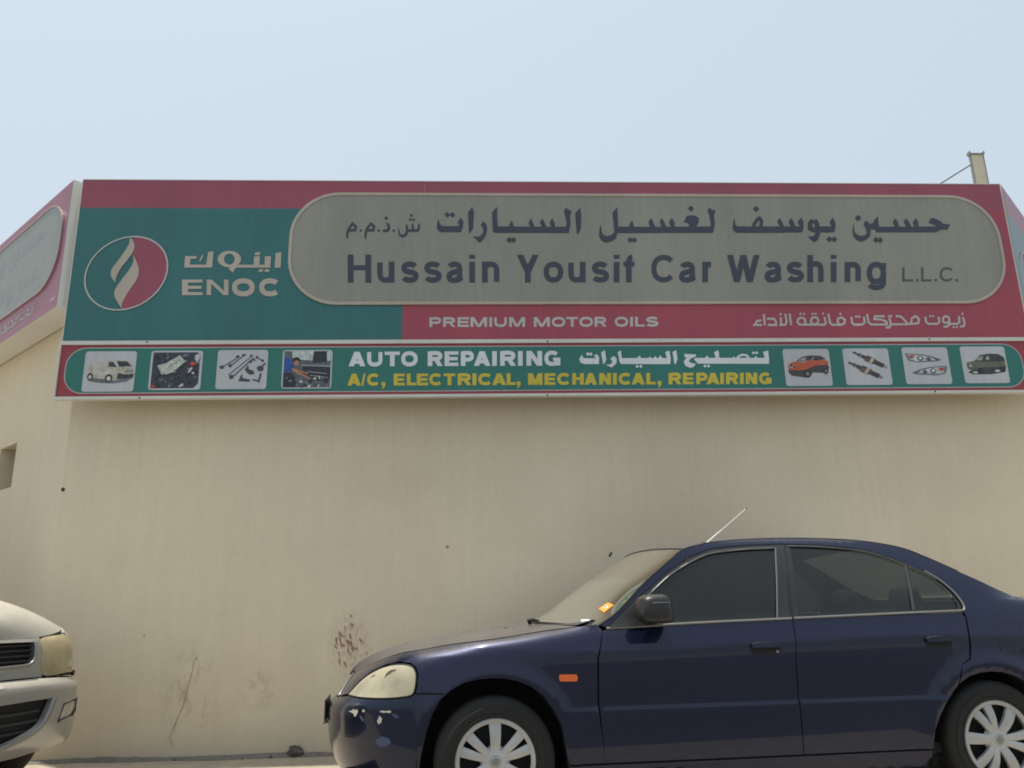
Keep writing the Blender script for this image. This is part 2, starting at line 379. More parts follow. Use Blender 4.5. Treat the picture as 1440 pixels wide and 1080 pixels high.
# opening in the left cut-off wall, measured along it from the far end
w0 = LW-1.60; w1 = LW-1.175
wobj, PL = wall_panel('wall', LC, (XL, D), [(w0, w1, 2.085, 2.475)])
wobj['label'] = 'paler cut-off corner wall with a small square opening'
wall_panel('wall', (XR, D), RC)
wall_panel('wall', (LC[0], D+12), LC); wall_panel('wall', RC, (RC[0], D+12)); wall_panel('wall', (RC[0], D+12), (LC[0], D+12))
g = Geo(); g.add([local(p) for p in [(XL, D+.01, 4.2), (XR, D+.01, 4.2), (RC[0]-.01, RC[1], 4.2), (RC[0]-.01, D+11.99, 4.2), (LC[0]+.01, D+11.99, 4.2), (LC[0]+.01, LC[1], 4.2)]], [(0, 1, 2, 3, 4, 5)])
g.build('roof', M['roofing'], bld)
# the opening's blind back with a slatted ventilation louvre
wn = bpy.data.objects.new('window', None); link(wn, bld); wn['label'] = 'small square ventilation opening in the left wall'
g = Geo(); g.add([PL(w0-.05, T-.045, 2.03), PL(w1+.05, T-.045, 2.03), PL(w1+.05, T-.045, 2.53), PL(w0-.05, T-.045, 2.53)], [(0, 1, 2, 3)])
M['niche'] = mat('grey_brown_shutter', rgb((122, 108, 92)), .8, noise=[(5, .12, (1, 1, 1))]); g.build('shutter', M['niche'], wn)
g = Geo()
for (s0, s1, z0, z1) in ((w0, w1, 2.085, 2.105), (w0, w1, 2.455, 2.475), (w0, w0+.02, 2.105, 2.455), (w1-.02, w1, 2.105, 2.455)):
    P8 = [PL(s, d, z) for z in (z0, z1) for s, d in ((s0, T-.075), (s1, T-.075), (s1, T-.05), (s0, T-.05))]
    g.add(P8, [(0, 3, 2, 1), (4, 5, 6, 7), (0, 1, 5, 4), (1, 2, 6, 5), (2, 3, 7, 6), (3, 0, 4, 7)])
g.build('frame', M['niche'], wn)

# marks on the wall, each its own small piece of relief
NF = Vector((0, 1, 0))
def wpt(px, d=0.0): p = on_plane(px, (0, D-d, 0), NF); return p
def wall_blotch(name, pts, m, d=.0015, label=None):
    P = [wpt(p) for p in pts]; V2, T2 = fill([[(p.x, p.z) for p in P]])
    o = mesh(name, [local((x, D-d, z)) for x, z in V2], T2, m, bld)
    if label: o['label'] = label
    return o
rnd = random.Random(11)
polys = []
def streak(x, y, L, a, w):
    ca_, sa_ = math.cos(a), math.sin(a); o = []
    for t, s in ((0, 0), (.3, 1), (.6, .8), (1, 0), (.6, -.8), (.3, -1)):
        o.append((x+ca_*L*t-sa_*w*s+rnd.uniform(-.25, .25), y+sa_*L*t+ca_*w*s+rnd.uniform(-.25, .25)))
    polys.append(o)
for cx_, cy_, n_, sx_, sy_ in ((475, 893, 9, 3, 11), (491, 889, 15, 3.5, 12), (484, 908, 5, 6, 10), (508, 912, 4, 7, 10), (477, 922, 3, 2, 8)):
    for _ in range(n_): streak(cx_+rnd.gauss(0, sx_), cy_+rnd.gauss(0, sy_), rnd.uniform(3, 12), math.radians(rnd.uniform(58, 84)), rnd.uniform(.5, 1.15))
def smudge_mat(name, col, scale, lo, hi, amt, stretch=(1, 1, 1)):
    m = bpy.data.materials.new(name); m.use_nodes = True; n = m.node_tree.nodes; l = m.node_tree.links; b = n['Principled BSDF']
    b.inputs['Base Color'].default_value = rgb(col); b.inputs['Roughness'].default_value = .9
    uv = n.new('ShaderNodeUVMap'); tc = n.new('ShaderNodeTexCoord'); mp = n.new('ShaderNodeMapping'); mp.inputs['Scale'].default_value = stretch; l.new(tc.outputs['Object'], mp.inputs[0])
    t = n.new('ShaderNodeTexNoise'); t.inputs['Scale'].default_value = scale; t.inputs['Detail'].default_value = 6; t.inputs['Roughness'].default_value = .7; l.new(mp.outputs[0], t.inputs[0])
    r = n.new('ShaderNodeMapRange'); r.inputs[1].default_value = lo; r.inputs[2].default_value = hi; r.inputs[3].default_value = 0; r.inputs[4].default_value = amt; l.new(t.outputs[0], r.inputs[0])
    v = n.new('ShaderNodeVectorMath'); v.operation = 'DISTANCE'; v.inputs[1].default_value = (.5, .5, 0); l.new(uv.outputs[0], v.inputs[0])
    q_ = n.new('ShaderNodeMapRange'); q_.inputs[1].default_value = .12; q_.inputs[2].default_value = .5; q_.inputs[3].default_value = 1; q_.inputs[4].default_value = 0; l.new(v.outputs['Value'], q_.inputs[0])
    k = n.new('ShaderNodeMath'); k.operation = 'MULTIPLY'; l.new(r.outputs[0], k.inputs[0]); l.new(q_.outputs[0], k.inputs[1]); l.new(k.outputs[0], b.inputs['Alpha']); return m
def smudge(name, quad, m, d, label):
    P = [wpt(p) for p in quad]; o = mesh(name, [local((p.x, D-d, p.z)) for p in P], [(0, 1, 2, 3)], m, bld)
    uv = o.data.uv_layers.new(name='UVMap')
    for i, c_ in enumerate(((0, 0), (1, 0), (1, 1), (0, 1))): uv.data[i].uv = c_
    o['label'] = label; return o
smudge('smear', [(455, 962), (528, 962), (528, 855), (455, 855)], smudge_mat('red_brown_smear', (132, 88, 66), 22, .46, .68, .50, (2.2, 1, .8)), .0010, 'soft red-brown smear on the plaster behind the blue bonnet')
smudge('stain', [(205, 1062), (300, 1062), (320, 890), (235, 890)], smudge_mat('grey_stain', (128, 116, 92), 9, .50, .74, .40, (1.5, 1, .6)), .0010, 'faint grey stain round the curved crack')
smudge('stain', [(330, 1010), (400, 1010), (400, 930), (330, 930)], smudge_mat('grey_stain_small', (134, 124, 102), 10, .48, .74, .35), .0011, 'faint grey rub mark between the crack and the blue car')
V_ = []; F__ = []
V2, T2 = fill([[(wpt(p).x, wpt(p).z) for p in pl] for pl in polys])
mesh('scrape_mark', [local((x, D-.0016, z)) for x, z in V2], T2, M['redmark'], bld, label='red-brown scratch marks above the blue car bonnet')
def crack(pts, w, m, name='crack', label=None):
    P = [wpt(p) for p in pts]; pl = []; rn = random.Random(3)
    Q = []
    for a, b in zip(P, P[1:]):
        for k in range(4): Q.append(a.lerp(b, k/4)+Vector((rn.uniform(-.004, .004), 0, rn.uniform(-.004, .004))))
    Q.append(P[-1]); up = []; dn = []
    for i, p in enumerate(Q):
        t = (Q[min(i+1, len(Q)-1)]-Q[max(i-1, 0)]).normalized(); nn = Vector((-t.z, 0, t.x)); ww = w*rn.uniform(.5, 1.2)*math.sin(math.pi*(i+.4)/(len(Q)))
        up.append(((p+nn*ww).x, (p+nn*ww).z)); dn.append(((p-nn*ww).x, (p-nn*ww).z))
    V2, T2 = fill([up+dn[::-1]]); o = mesh(name, [local((x, D-.0014, z)) for x, z in V2], T2, m, bld)
    if label: o['label'] = label
crack([(278, 915), (272, 935), (265, 965), (258, 990), (250, 1010), (242, 1028), (238, 1040), (247, 1055)], .0045, M['crack'], label='curved grey crack low on the wall')
wall_blotch('hole', [(86, 687), (90, 685.5), (92, 688), (90, 691), (86.5, 691)], M['hole'], .003)
wall_blotch('hole', [(626.5, 767), (630, 766.5), (632, 769), (629.5, 771.5), (627, 770.5)], M['crack'], .003)
wall_blotch('hole', [(855.5, 782), (858, 777), (861, 776), (860.5, 779), (857.5, 783.5)], M['hole'], .003)
wall_blotch('hole', [(202, 892), (204, 892), (204, 895), (202, 895)], M['crack'], .003)
wall_blotch('hole', [(276, 925), (278, 925), (278, 928), (276, 928)], M['crack'], .003)
# broken plaster with a lump of rubble at the wall's foot
def lump(name, loc, s, m, seed):
    rn = random.Random(seed); g = Geo(); V = []; n1, n2 = 10, 7
    for j in range(n2):
        th = math.pi*j/(n2-1)
        for i in range(n1):
            a = 2*math.pi*i/n1; r = 1+rn.uniform(-.22, .22); V.append((s[0]*r*math.sin(th)*math.cos(a), s[1]*r*math.sin(th)*math.sin(a), s[2]*r*math.cos(th)))
    F = [(j*n1+i, (j+1)*n1+i, (j+1)*n1+(i+1) % n1, j*n1+(i+1) % n1) for j in range(n2-1) for i in range(n1)]
    g.add(V, F); o = g.build(name, m); o.location = loc; return o
wall_blotch('broken_patch', smooth_poly([(395, 1062.6), (404, 1060), (408, 1056), (407, 1050), (412, 1048.5), (419, 1050), (424, 1056), (426, 1061), (420, 1063)]), M['hole'], .004, 'dark broken patch of plaster at the wall foot')
rk = wpt((416, 1056)); o = lump('rubble', (rk.x, D-.035, .032), (.055, .03, .04), mat('grey_rubble', (.10, .09, .08), .95, noise=[(30, .3, (1, 1, 1))]), 5); tag(o, 'small dark grey lump of rubble at the foot of the wall', 'rubble')
for k, (u_, s_) in enumerate(((383, .010), (250, .008), (522, .009), (345, .006))):
    p = wpt((u_, 1063)); o = lump('pebble', (p.x, D-.05-.01*k, s_*.9), (s_, s_, s_), MATS['grey_rubble'], 20+k)
    tag(o, group='small stones along the wall foot', cat='stone', label=['small stone left of the rubble lump at the wall foot', 'tiny stone on the cement strip below the curved crack', 'tiny stone at the wall foot beside the blue car bumper', 'tiniest stone between the crack and the rubble lump'][k])
def pchip(xs, ys):
    """monotone cubic through points, held constant beyond the ends"""
    n = len(xs); h = [xs[i+1]-xs[i] for i in range(n-1)]
    d = [(ys[i+1]-ys[i])/h[i] for i in range(n-1)]
    m = [0.0]*n
    for i in range(1, n-1):
        if d[i-1]*d[i] > 0:
            w1 = 2*h[i]+h[i-1]; w2 = h[i]+2*h[i-1]
            m[i] = (w1+w2)/(w1/d[i-1]+w2/d[i])
    m[0] = d[0]; m[-1] = d[-1]
    def f(x):
        if x <= xs[0]: return ys[0]+m[0]*(x-xs[0])
        if x >= xs[-1]: return ys[-1]+m[-1]*(x-xs[-1])
        i = 0
        while x > xs[i+1]: i += 1
        t = (x-xs[i])/h[i]; t2 = t*t; t3 = t2*t
        return ((2*t3-3*t2+1)*ys[i]+(t3-2*t2+t)*h[i]*m[i]+(-2*t3+3*t2)*ys[i+1]+(t3-t2)*h[i]*m[i+1])
    return f
class Body:
    """side surface of a car: u runs along the plan outline (u = x on the straight part), z up"""
    def __init__(self, plan, u_anchor, columns, bumps=()):
        px = pchip(list(range(len(plan))), [q[0] for q in plan]); py = pchip(list(range(len(plan))), [q[1] for q in plan])
        N = 600; pts = [(px(i*(len(plan)-1)/N), py(i*(len(plan)-1)/N)) for i in range(N+1)]
        L = [0.0]
        for a, b in zip(pts, pts[1:]): L.append(L[-1]+math.hypot(b[0]-a[0], b[1]-a[1]))
        k = min(range(N+1), key=lambda i: abs(pts[i][0]-u_anchor))
        self.us = np.array(L)-L[k]+u_anchor
        self.X = np.array([q[0] for q in pts]); self.Y = np.array([q[1] for q in pts])
        self.u0, self.u1 = float(self.us[0]), float(self.us[-1])
        self.cu = [c[0] if c[0] is not None else self.u0 for c in columns]
        self.cf = [pchip([p[0] for p in c[1]], [p[1] for p in c[1]]) for c in columns]
        self.bumps = bumps
    def inset(self, u, z):
        v = pchip(self.cu, [f(z) for f in self.cf])(min(max(u, self.cu[0]), self.cu[-1]))
        for (bu, bz, r, w, h) in self.bumps:
            d = (math.hypot(u-bu, z-bz)-r)/w
            v -= h*math.exp(-d*d)*(1 if z > .2 else 0)
        return v
    def P(self, u, z, extra=0.0):
        uu = min(max(u, self.u0), self.u1)
        x = float(np.interp(uu, self.us, self.X)); y = float(np.interp(uu, self.us, self.Y))
        e = .012
        a = (float(np.interp(uu-e, self.us, self.X)), float(np.interp(uu-e, self.us, self.Y)))
        b = (float(np.interp(uu+e, self.us, self.X)), float(np.interp(uu+e, self.us, self.Y)))
        tx, ty = b[0]-a[0], b[1]-a[1]; l = math.hypot(tx, ty) or 1
        nx, ny = -ty/l, tx/l          # outward normal of the half outline (front centre -> side -> rear)
        i = self.inset(u, z)+extra
        if uu-self.u0 < .03: nx, ny = -1.0, 0.0
        X = x-nx*i; Y = y-ny*i
        return (X, -max(Y, 0.0), z)
SEDAN_PLAN = [(-.822,0),(-.817,.12),(-.795,.27),(-.755,.42),(-.690,.56),(-.60,.675),(-.49,.755),(-.35,.802),(-.17,.820),(0,.831),(.5,.847),(1.3,.852),(2.0,.850),(2.62,.842),(2.95,.825),(3.2,.795),(3.38,.735),(3.50,.62),(3.57,.47),(3.61,.28),(3.63,0)]
SEDAN_COLS = [
 (None,[(.16,.10),(.25,.04),(.38,.006),(.48,0),(.512,.004),(.53,.03),(.56,.07),(.60,.105),(.65,.14),(.70,.20),(.8,.35)]),
 (-.95,[(.16,.09),(.25,.035),(.38,.005),(.48,0),(.52,.005),(.56,.03),(.60,.06),(.65,.10),(.70,.155),(.8,.30)]),
 (-.62,[(.16,.08),(.25,.03),(.40,.004),(.52,0),(.56,.006),(.60,.025),(.65,.055),(.70,.095),(.74,.14),(.8,.23)]),
 (-.36,[(.16,.07),(.25,.025),(.40,.004),(.52,0),(.60,.006),(.66,.018),(.72,.04),(.76,.07),(.79,.115),(.82,.19)]),
 (0.0,[(.16,.06),(.25,.022),(.40,.004),(.52,0),(.66,.003),(.76,.012),(.80,.030),(.83,.062),(.85,.105),(.865,.16),(.90,.3)]),
 (.30,[(.16,.06),(.25,.022),(.42,.004),(.52,0),(.70,.001),(.782,.005),(.80,.012),(.84,.035),(.87,.070),(.89,.115),(.905,.16),(.93,.24)]),
 (.56,[(.16,.06),(.25,.022),(.42,.004),(.508,0),(.517,.005),(.60,.003),(.70,.001),(.772,.003),(.782,.0035),(.790,.007),(.84,.027),(.87,.043),(.89,.058),(.93,.072),(1.0,.098),(1.1,.140),(1.2,.188),(1.28,.232),(1.32,.262),(1.34,.29)]),
 (1.3,[(.16,.06),(.25,.022),(.42,.004),(.508,0),(.517,.006),(.60,.004),(.70,.001),(.79,.003),(.80,.0035),(.808,.007),(.86,.027),(.90,.043),(.92,.056),(1.0,.083),(1.1,.122),(1.2,.168),(1.28,.212),(1.32,.242),(1.34,.27)]),
 (2.2,[(.16,.06),(.25,.022),(.42,.004),(.508,0),(.517,.006),(.60,.004),(.70,.001),(.806,.003),(.816,.0035),(.824,.007),(.87,.028),(.915,.045),(.935,.058),(1.0,.085),(1.1,.128),(1.2,.180),(1.28,.228),(1.32,.260),(1.34,.29)]),
 (2.75,[(.16,.06),(.25,.022),(.42,.004),(.52,0),(.70,.001),(.80,.004),(.83,.013),(.88,.030),(.93,.050),(1.0,.085),(1.1,.140),(1.2,.205),(1.3,.29)]),
 (3.2,[(.16,.07),(.25,.026),(.42,.004),(.52,0),(.70,.003),(.82,.012),(.86,.022),(.92,.045),(.96,.070),(.985,.110),(1.0,.16),(1.1,.3)]),
 (3.75,[(.16,.07),(.25,.03),(.42,.004),(.52,0),(.60,.02),(.70,.03),(.86,.045),(.94,.065),(.975,.10),(1.0,.16)]),
 (4.4,[(.16,.08),(.25,.03),(.42,.004),(.52,0),(.60,.025),(.70,.04),(.86,.055),(.94,.07),(.975,.10),(1.0,.16)]),
]
SEDAN_BUMPS=((0.02,.30,.385,.035,.010),(2.63,.29,.375,.045,.016))
# ------------------------------------------------------------------ lettering
def hull(P):
    P = sorted(set(P)); 
    def half(Q):
        o = []
        for p in Q:
            while len(o) > 1 and (o[-1][0]-o[-2][0])*(p[1]-o[-2][1])-(o[-1][1]-o[-2][1])*(p[0]-o[-2][0]) <= 0: o.pop()
            o.append(p)
        return o
    return half(P)[:-1]+half(P[::-1])[:-1]
def ribbon(pts, w, closed=False): return [hull(q_) for q_ in ribbon_quads(pts, w, closed)]
def ribbon_quads(pts, w, closed=False):
    """outline of a stroke of width w (number or list), butt ends"""
    n = len(pts); up = []; dn = []
    for i, p in enumerate(pts):
        a = pts[i-1] if (i > 0 or closed) else p; b = pts[(i+1) % n] if (i < n-1 or closed) else p
        if a == p and not closed: t = (b[0]-p[0], b[1]-p[1]); k = 1
        elif b == p and not closed: t = (p[0]-a[0], p[1]-a[1]); k = 1
        else:
            t1 = (p[0]-a[0], p[1]-a[1]); t2 = (b[0]-p[0], b[1]-p[1]); l1 = math.hypot(*t1) or 1e-9; l2 = math.hypot(*t2) or 1e-9
            t1 = (t1[0]/l1, t1[1]/l1); t2 = (t2[0]/l2, t2[1]/l2); t = (t1[0]+t2[0], t1[1]+t2[1])
            c = t1[0]*t2[0]+t1[1]*t2[1]; k = 1/max(.5, math.sqrt(max(0, (1+c)/2)))
        l = math.hypot(*t) or 1e-9; nx, ny = -t[1]/l, t[0]/l; ww = (w[i] if isinstance(w, (list, tuple)) else w)/2*k
        up.append((p[0]+nx*ww, p[1]+ny*ww)); dn.append((p[0]-nx*ww, p[1]-ny*ww))
    if closed: return [[up[i], up[(i+1) % n], dn[(i+1) % n], dn[i]] for i in range(n)]
    return [[up[i], up[i+1], dn[i+1], dn[i]] for i in range(n-1)]
def arc(cx, cy, rx, ry, a0, a1, n=9, p=2.25):
    o = []
    for k in range(n+1):
        t = math.radians(a0+(a1-a0)*k/n); c, s = math.cos(t), math.sin(t)
        o.append((cx+rx*math.copysign(abs(c)**(2/p), c), cy+ry*math.copysign(abs(s)**(2/p), s)))
    return o
def G_(ch):
    """strokes: V x y0 y1 | H y x0 x1 | D x0 y0 x1 y1 | C points | O ring ; unit box, y up"""
    A = arc
    return {
    'H': [('V', 0, 0, 1), ('V', 1, 0, 1), ('H', .54, 0, 1)], 'I': [('V', .5, 0, 1)], 'L': [('V', 0, 0, 1), ('H', 0, 0, 1)],
    'T': [('V', .5, 0, 1), ('H', 1, 0, 1)], 'E': [('V', 0, 0, 1), ('H', 0, 0, 1), ('H', .5, 0, .95), ('H', 1, 0, 1)],
    'A': [('D', 0, 0, .5, 1), ('D', 1, 0, .5, 1), ('H', .22, .12, .88)], 'N': [('V', 0, 0, 1), ('V', 1, 0, 1), ('D', 0, 1, 1, 0)],
    'M': [('V', 0, 0, 1), ('V', 1, 0, 1), ('D', .02, 1, .5, 0), ('D', .98, 1, .5, 0)],
    'W': [('D', 0, 1, .26, 0), ('D', .5, 1, .26, 0), ('D', .5, 1, .74, 0), ('D', 1, 1, .74, 0)],
    'Y': [('D', 0, 1, .5, .38), ('D', 1, 1, .5, .38), ('V', .5, 0, .45)], '/': [('D', .1, 0, .9, 1)],
    'U': [('C', [(0, 1.12)]+A(.5, .4, .5, .4, 180, 360)+[(1, 1.12)])],
    'C': [('C', A(.56, .5, .56, .5, 40, 320, 16))], 'O': [('O', A(.5, .5, .5, .5, 0, 342, 19))],
    'G': [('C', A(.5, .5, .5, .5, 42, 335, 16)), ('V', 1, 0.02, .46), ('H', .42, .55, 1)],
    'S': [('C', A(.5, .76, .48, .24, 18, 265, 9)+A(.5, .25, .5, .25, 85, -162, 9))],
    'P': [('V', 0, 0, 1), ('C', [(0, 1), (.55, 1)]+A(.6, .71, .4, .29, 80, -80, 6)+[(.55, .42), (0, .42)])],
    'R': [('V', 0, 0, 1), ('C', [(0, 1), (.55, 1)]+A(.58, .74, .40, .26, 80, -80, 6)+[(.55, .48), (0, .48)]), ('D', .55, .5, 1, 0)],
    's': [('C', A(.5, .76, .46, .24, 22, 262, 9)+A(.5, .25, .5, .25, 82, -160, 9))], 'o': [('O', A(.5, .5, .5, .5, 0, 342, 19))],
    'u': [('V', 1, 0, 1), ('C', [(0, 1.1)]+A(.5, .38, .5, .38, 180, 350))], 'n': [('V', 0, 0, 1), ('C', A(.5, .62, .5, .38, 170, 0)+[(1, -.1)])],
    'h': [('V', 0, 0, 1), ('C', A(.5, .46, .5, .26, 170, 0)+[(1, -.1)])], 'r': [('V', 0, 0, 1), ('C', A(.95, .50, .95, .50, 165, 80)+[(1.45, .99)])],
    'i': [('V', .5, 0, .74), ('V', .5, .86, 1)], 'f': [('V', .42, 0, .80), ('C', A(1.02, .78, .6, .22, 180, 88, 6)), ('H', .70, 0, .95)],
    'g': [('C', [(1, 1.06), (1, .25)]+A(.5, .22, .5, .22, 0, -158, 9)), ('O', A(.5, .63, .5, .37, 0, 342, 19))],
    'a': [('C', A(.46, .74, .42, .26, 160, 0, 8)+[(.88, .3), (.92, .05), (1.02, -.06)]), ('C', [(.88, .60), (.6, .53), (.35, .49)]+A(.36, .22, .36, .24, 95, 270, 8)+[(.6, .0), (.88, .2)])],
    ',': None, '.': [('V', .5, 0, 1)],
    }[ch]
def put(ch, x0, x1, yb, yt, w, hw=None):
    """glyph in photograph pixels: box x0..x1, baseline yb, top yt; returns outlines"""
    hw = hw or w*.9; out = []; W_ = x1-x0; H_ = yb-yt
    if ch == ',':
        m_ = (x0+x1)/2; return [[(m_-w*.5, yb-w*.9), (m_+w*.5, yb-w*.9), (m_+w*.5, yb+w*.1), (m_-w*.1, yb+w*.85), (m_-w*.45, yb+w*.75), (m_-w*.05, yb+w*.1), (m_-w*.5, yb)]]
    X = lambda t: x0+w/2+t*(W_-w); Yi = lambda t: yb-hw/2-t*(H_-hw); Y = lambda t: yb-t*H_
    for s in G_(ch):
        if s[0] == 'V': xc = X(s[1]) if W_ > w*1.3 else (x0+x1)/2; out.append([(xc-w/2, Y(s[2])), (xc+w/2, Y(s[2])), (xc+w/2, Y(s[3])), (xc-w/2, Y(s[3]))])
        elif s[0] == 'H': yc = Yi(s[1]); a = x0+s[2]*W_; b = x0+s[3]*W_; out.append([(a, yc-hw/2), (b, yc-hw/2), (b, yc+hw/2), (a, yc+hw/2)])
        elif s[0] == 'D':
            d = w*.56; a = (x0+d+s[1]*(W_-2*d), Y(s[2])); b = (x0+d+s[3]*(W_-2*d), Y(s[4]))
            out.append([(a[0]-d, a[1]), (a[0]+d, a[1]), (b[0]+d, b[1]), (b[0]-d, b[1])])
        elif s[0] == 'C': out += ribbon([(X(a), Yi(b)) for a, b in s[1]], (w+hw)/2)
        elif s[0] == 'O': out += ribbon([(X(a), Yi(b)) for a, b in s[1]], (w+hw)/2, True)
    return [p for p in out if abs(area(p)) > 1e-4]
def line_of(spec, w, yb, yt, hw=None):
    """spec: list of (char, x0, x1[, yb_offset, yt]) ; yb and yt are functions of x"""
    o = []
    for s in spec:
        ch, a, b = s[:3]; m_ = (a+b)/2; B_, T_ = yb(m_), yt(m_)
        if len(s) > 3: B_, T_ = s[3](m_) if callable(s[3]) else s[3], s[4](m_) if callable(s[4]) else s[4]
        o += put(ch, a, b, B_, T_, s[5] if len(s) > 5 else w, hw)
    return o
lin = lambda x0, y0, x1, y1: (lambda x: y0+(y1-y0)*(x-x0)/(x1-x0))
def cr(ox, oy, sc): return lambda pts: [(ox+a/sc, oy+b/sc) for a, b in pts]
def dia(c, x, y, r): return c([(x-r, y), (x, y-r), (x+r, y), (x, y+r)])
def st(c, pts, w, sc): return ribbon(c(pts), w/sc if not isinstance(w, list) else [q/sc for q in w])

# --- main sign, Latin line
bs = lin(489, 397.4, 1246, 396.6); cap = lin(489, 358.0, 1246, 358.6); xh = lin(489, 367.8, 1246, 368.4); ds = lin(489, 407.5, 1246, 407.7)
WD = 8.0
latin = line_of([('H', 488.9, 522, bs, cap, 8.2), ('u', 530.3, 554.7, bs, xh), ('s', 563.4, 589, bs, xh), ('s', 595.6, 621.6, bs, xh), ('a', 627.6, 652.4, bs, xh), ('i', 660.3, 667.6, bs, cap), ('n', 677.8, 702.4, bs, xh),
  ('Y', 726.8, 757.7, bs, cap, 8.0), ('o', 764.2, 792.4, bs, xh), ('u', 799, 823.5, bs, xh), ('s', 831.5, 857, bs, xh), ('i', 863.4, 870.8, bs, cap), ('f', 876.8, 893, bs, cap),
  ('C', 915.7, 947.8, bs, cap, 7.6), ('a', 954.6, 979.6, bs, xh), ('r', 987.6, 1001.4, bs, xh),
  ('W', 1022.5, 1068.2, bs, cap, 7.4), ('a', 1075, 1100.4, bs, xh), ('s', 1105.6, 1131, bs, xh), ('h', 1135.3, 1158.4, bs, cap), ('i', 1169, 1175.8, bs, cap), ('n', 1187.8, 1210.8, bs, xh), ('g', 1218.6, 1246.4, ds, xh)], WD, bs, cap, 6.9)
llc = line_of([('L', 1269, 1284), ('L', 1295.5, 1310), ('C', 1321.6, 1340)], 3.1, lin(1269, 395.6, 1347, 395.6), lin(1269, 376, 1347, 375.6)) + \
      line_of([('.', 1288.6, 1292), ('.', 1314.6, 1318), ('.', 1343.6, 1347)], 3.1, lin(0, 395.6, 1, 395.6), lin(0, 392.2, 1, 392.2))
# --- main sign, Arabic line
A_ = []
c = cr(480, 285, 12)
for dx in (0, 308): A_ += st(c, [(100+dx, 610), (100+dx, 520), (125+dx, 440), (190+dx, 352), (245+dx, 400), (232+dx, 462), (140+dx, 468)], [22, 40, 44, 40, 42, 46, 42], 12)
for x, y in ((327, 468), (632, 468), (885, 472)): A_.append(dia(c, x, y, 27))
A_ += st(c, [(765, 340), (800, 390), (802, 440), (780, 470), (700, 474)], [34, 42, 46, 46, 40], 12); A_.append(dia(c, 755, 260, 34))
A_ += st(c, [(1310, 350), (1308, 430), (1285, 470), (1120, 472)], [24, 40, 46, 42], 12); A_ += st(c, [(1197, 350), (1215, 465)], [26, 44], 12)
A_ += st(c, [(1100, 370), (1115, 470), (1090, 540), (1030, 568), (980, 535), (962, 425)], [34, 46, 46, 44, 32, 12], 12)
for x, y in ((1180, 215), (1165, 286), (1220, 286)): A_.append(dia(c, x, y, 28))
c = cr(600, 280, 12)
A_.append(c([(205, 330), (180, 400), (170, 470), (190, 530), (235, 557), (580, 557), (610, 480), (622, 400), (603, 345), (575, 308), (550, 350), (518, 385), (548, 430), (525, 455), (270, 455), (230, 430), (215, 390)]))
A_ += [dia(c, 350, 262, 50), dia(c, 434, 264, 50)]
A_.append(c([(770, 128), (698, 222), (712, 560), (720, 582), (782, 500), (799, 228)]))
A_.append(c([(965, 372), (910, 430), (950, 490), (955, 560), (910, 615), (860, 635), (782, 625), (850, 700), (895, 737), (960, 680), (1005, 590), (1022, 500), (1008, 430)]))
A_.append(c([(1192, 128), (1103, 222), (1116, 545), (1140, 567), (1440, 567), (1440, 460), (1200, 460), (1190, 300)]))
c = cr(700, 280, 10.286)
A_.append(c([(0, 394), (985, 400), (997, 350), (975, 240), (955, 180), (985, 120), (1020, 150), (1070, 174), (1045, 240), (1054, 350), (1040, 430), (1025, 490), (0, 487)]))
A_ += [c([(205, 308), (160, 372), (180, 410), (240, 410)]), c([(485, 278), (443, 342), (475, 412), (540, 412), (505, 330)]), c([(640, 278), (608, 337), (645, 412), (710, 412), (675, 330)]), c([(785, 273), (748, 347), (780, 412), (826, 412), (826, 350)])]
A_ += [dia(c, 168, 590, 46), dia(c, 226, 592, 46)]
A_.append(c([(1192, 122), (1118, 205), (1143, 500), (1158, 512), (1202, 430), (1207, 220)]))
c = cr(830, 280, 14.4)
A_.append(c([(547, 165), (453, 262), (478, 560), (490, 662), (440, 720), (340, 750), (265, 720), (235, 660), (215, 505), (193, 580), (176, 700), (190, 780), (240, 850), (320, 882), (420, 862), (520, 800), (552, 687), (1440, 687), (1440, 562), (567, 557), (557, 350)]))
A_ += [c([(850, 428), (790, 512), (800, 575), (892, 575)]), c([(1237, 380), (1183, 472), (1220, 575), (1327, 575), (1290, 490)]), dia(c, 808, 826, 60), dia(c, 892, 826, 60)]
c = cr(910, 280, 12)
A_.append(c([(0, 468), (1080, 460), (1062, 330), (1040, 240), (1016, 200), (1050, 136), (1090, 175), (1157, 194), (1127, 270), (1146, 420), (1117, 555), (1095, 570), (0, 570)]))
A_ += [c([(65, 317), (23, 380), (50, 480), (142, 480), (102, 390)]), c([(250, 322), (211, 380), (250, 480), (327, 480), (292, 390)]), c([(415, 315), (368, 387), (410, 480), (467, 480), (462, 390)])]
A_ += [c([(670, 284), (618, 392), (690, 400), (725, 480), (815, 480), (872, 390), (874, 320), (820, 280), (750, 270)]), dia(c, 740, 160, 54)]
c = cr(1020, 280, 14.4)
A_.append(c([(185, 375), (155, 500), (150, 600), (180, 650), (240, 682), (1200, 682), (1200, 552), (250, 552), (205, 520)]))
A_ += st(c, [(560, 600), (585, 510), (640, 420), (690, 385), (730, 440), (728, 520), (700, 600)], [70, 72, 72, 74, 74, 72, 76], 14.4); A_.append(dia(c, 625, 200, 66))
A_ += [c([(1105, 380), (1053, 452), (1110, 575), (1197, 575), (1150, 460)]), c([(1337, 376), (1283, 452), (1330, 575), (1432, 575), (1382, 460)])]
c = cr(1100, 290, 12)
A_.append(c([(-60, 342), (230, 340), (295, 340), (258, 270), (320, 190), (362, 260), (357, 380), (332, 442), (-60, 442)])); A_.append(c([(150, 196), (110, 260), (160, 355), (232, 355), (190, 260)]))
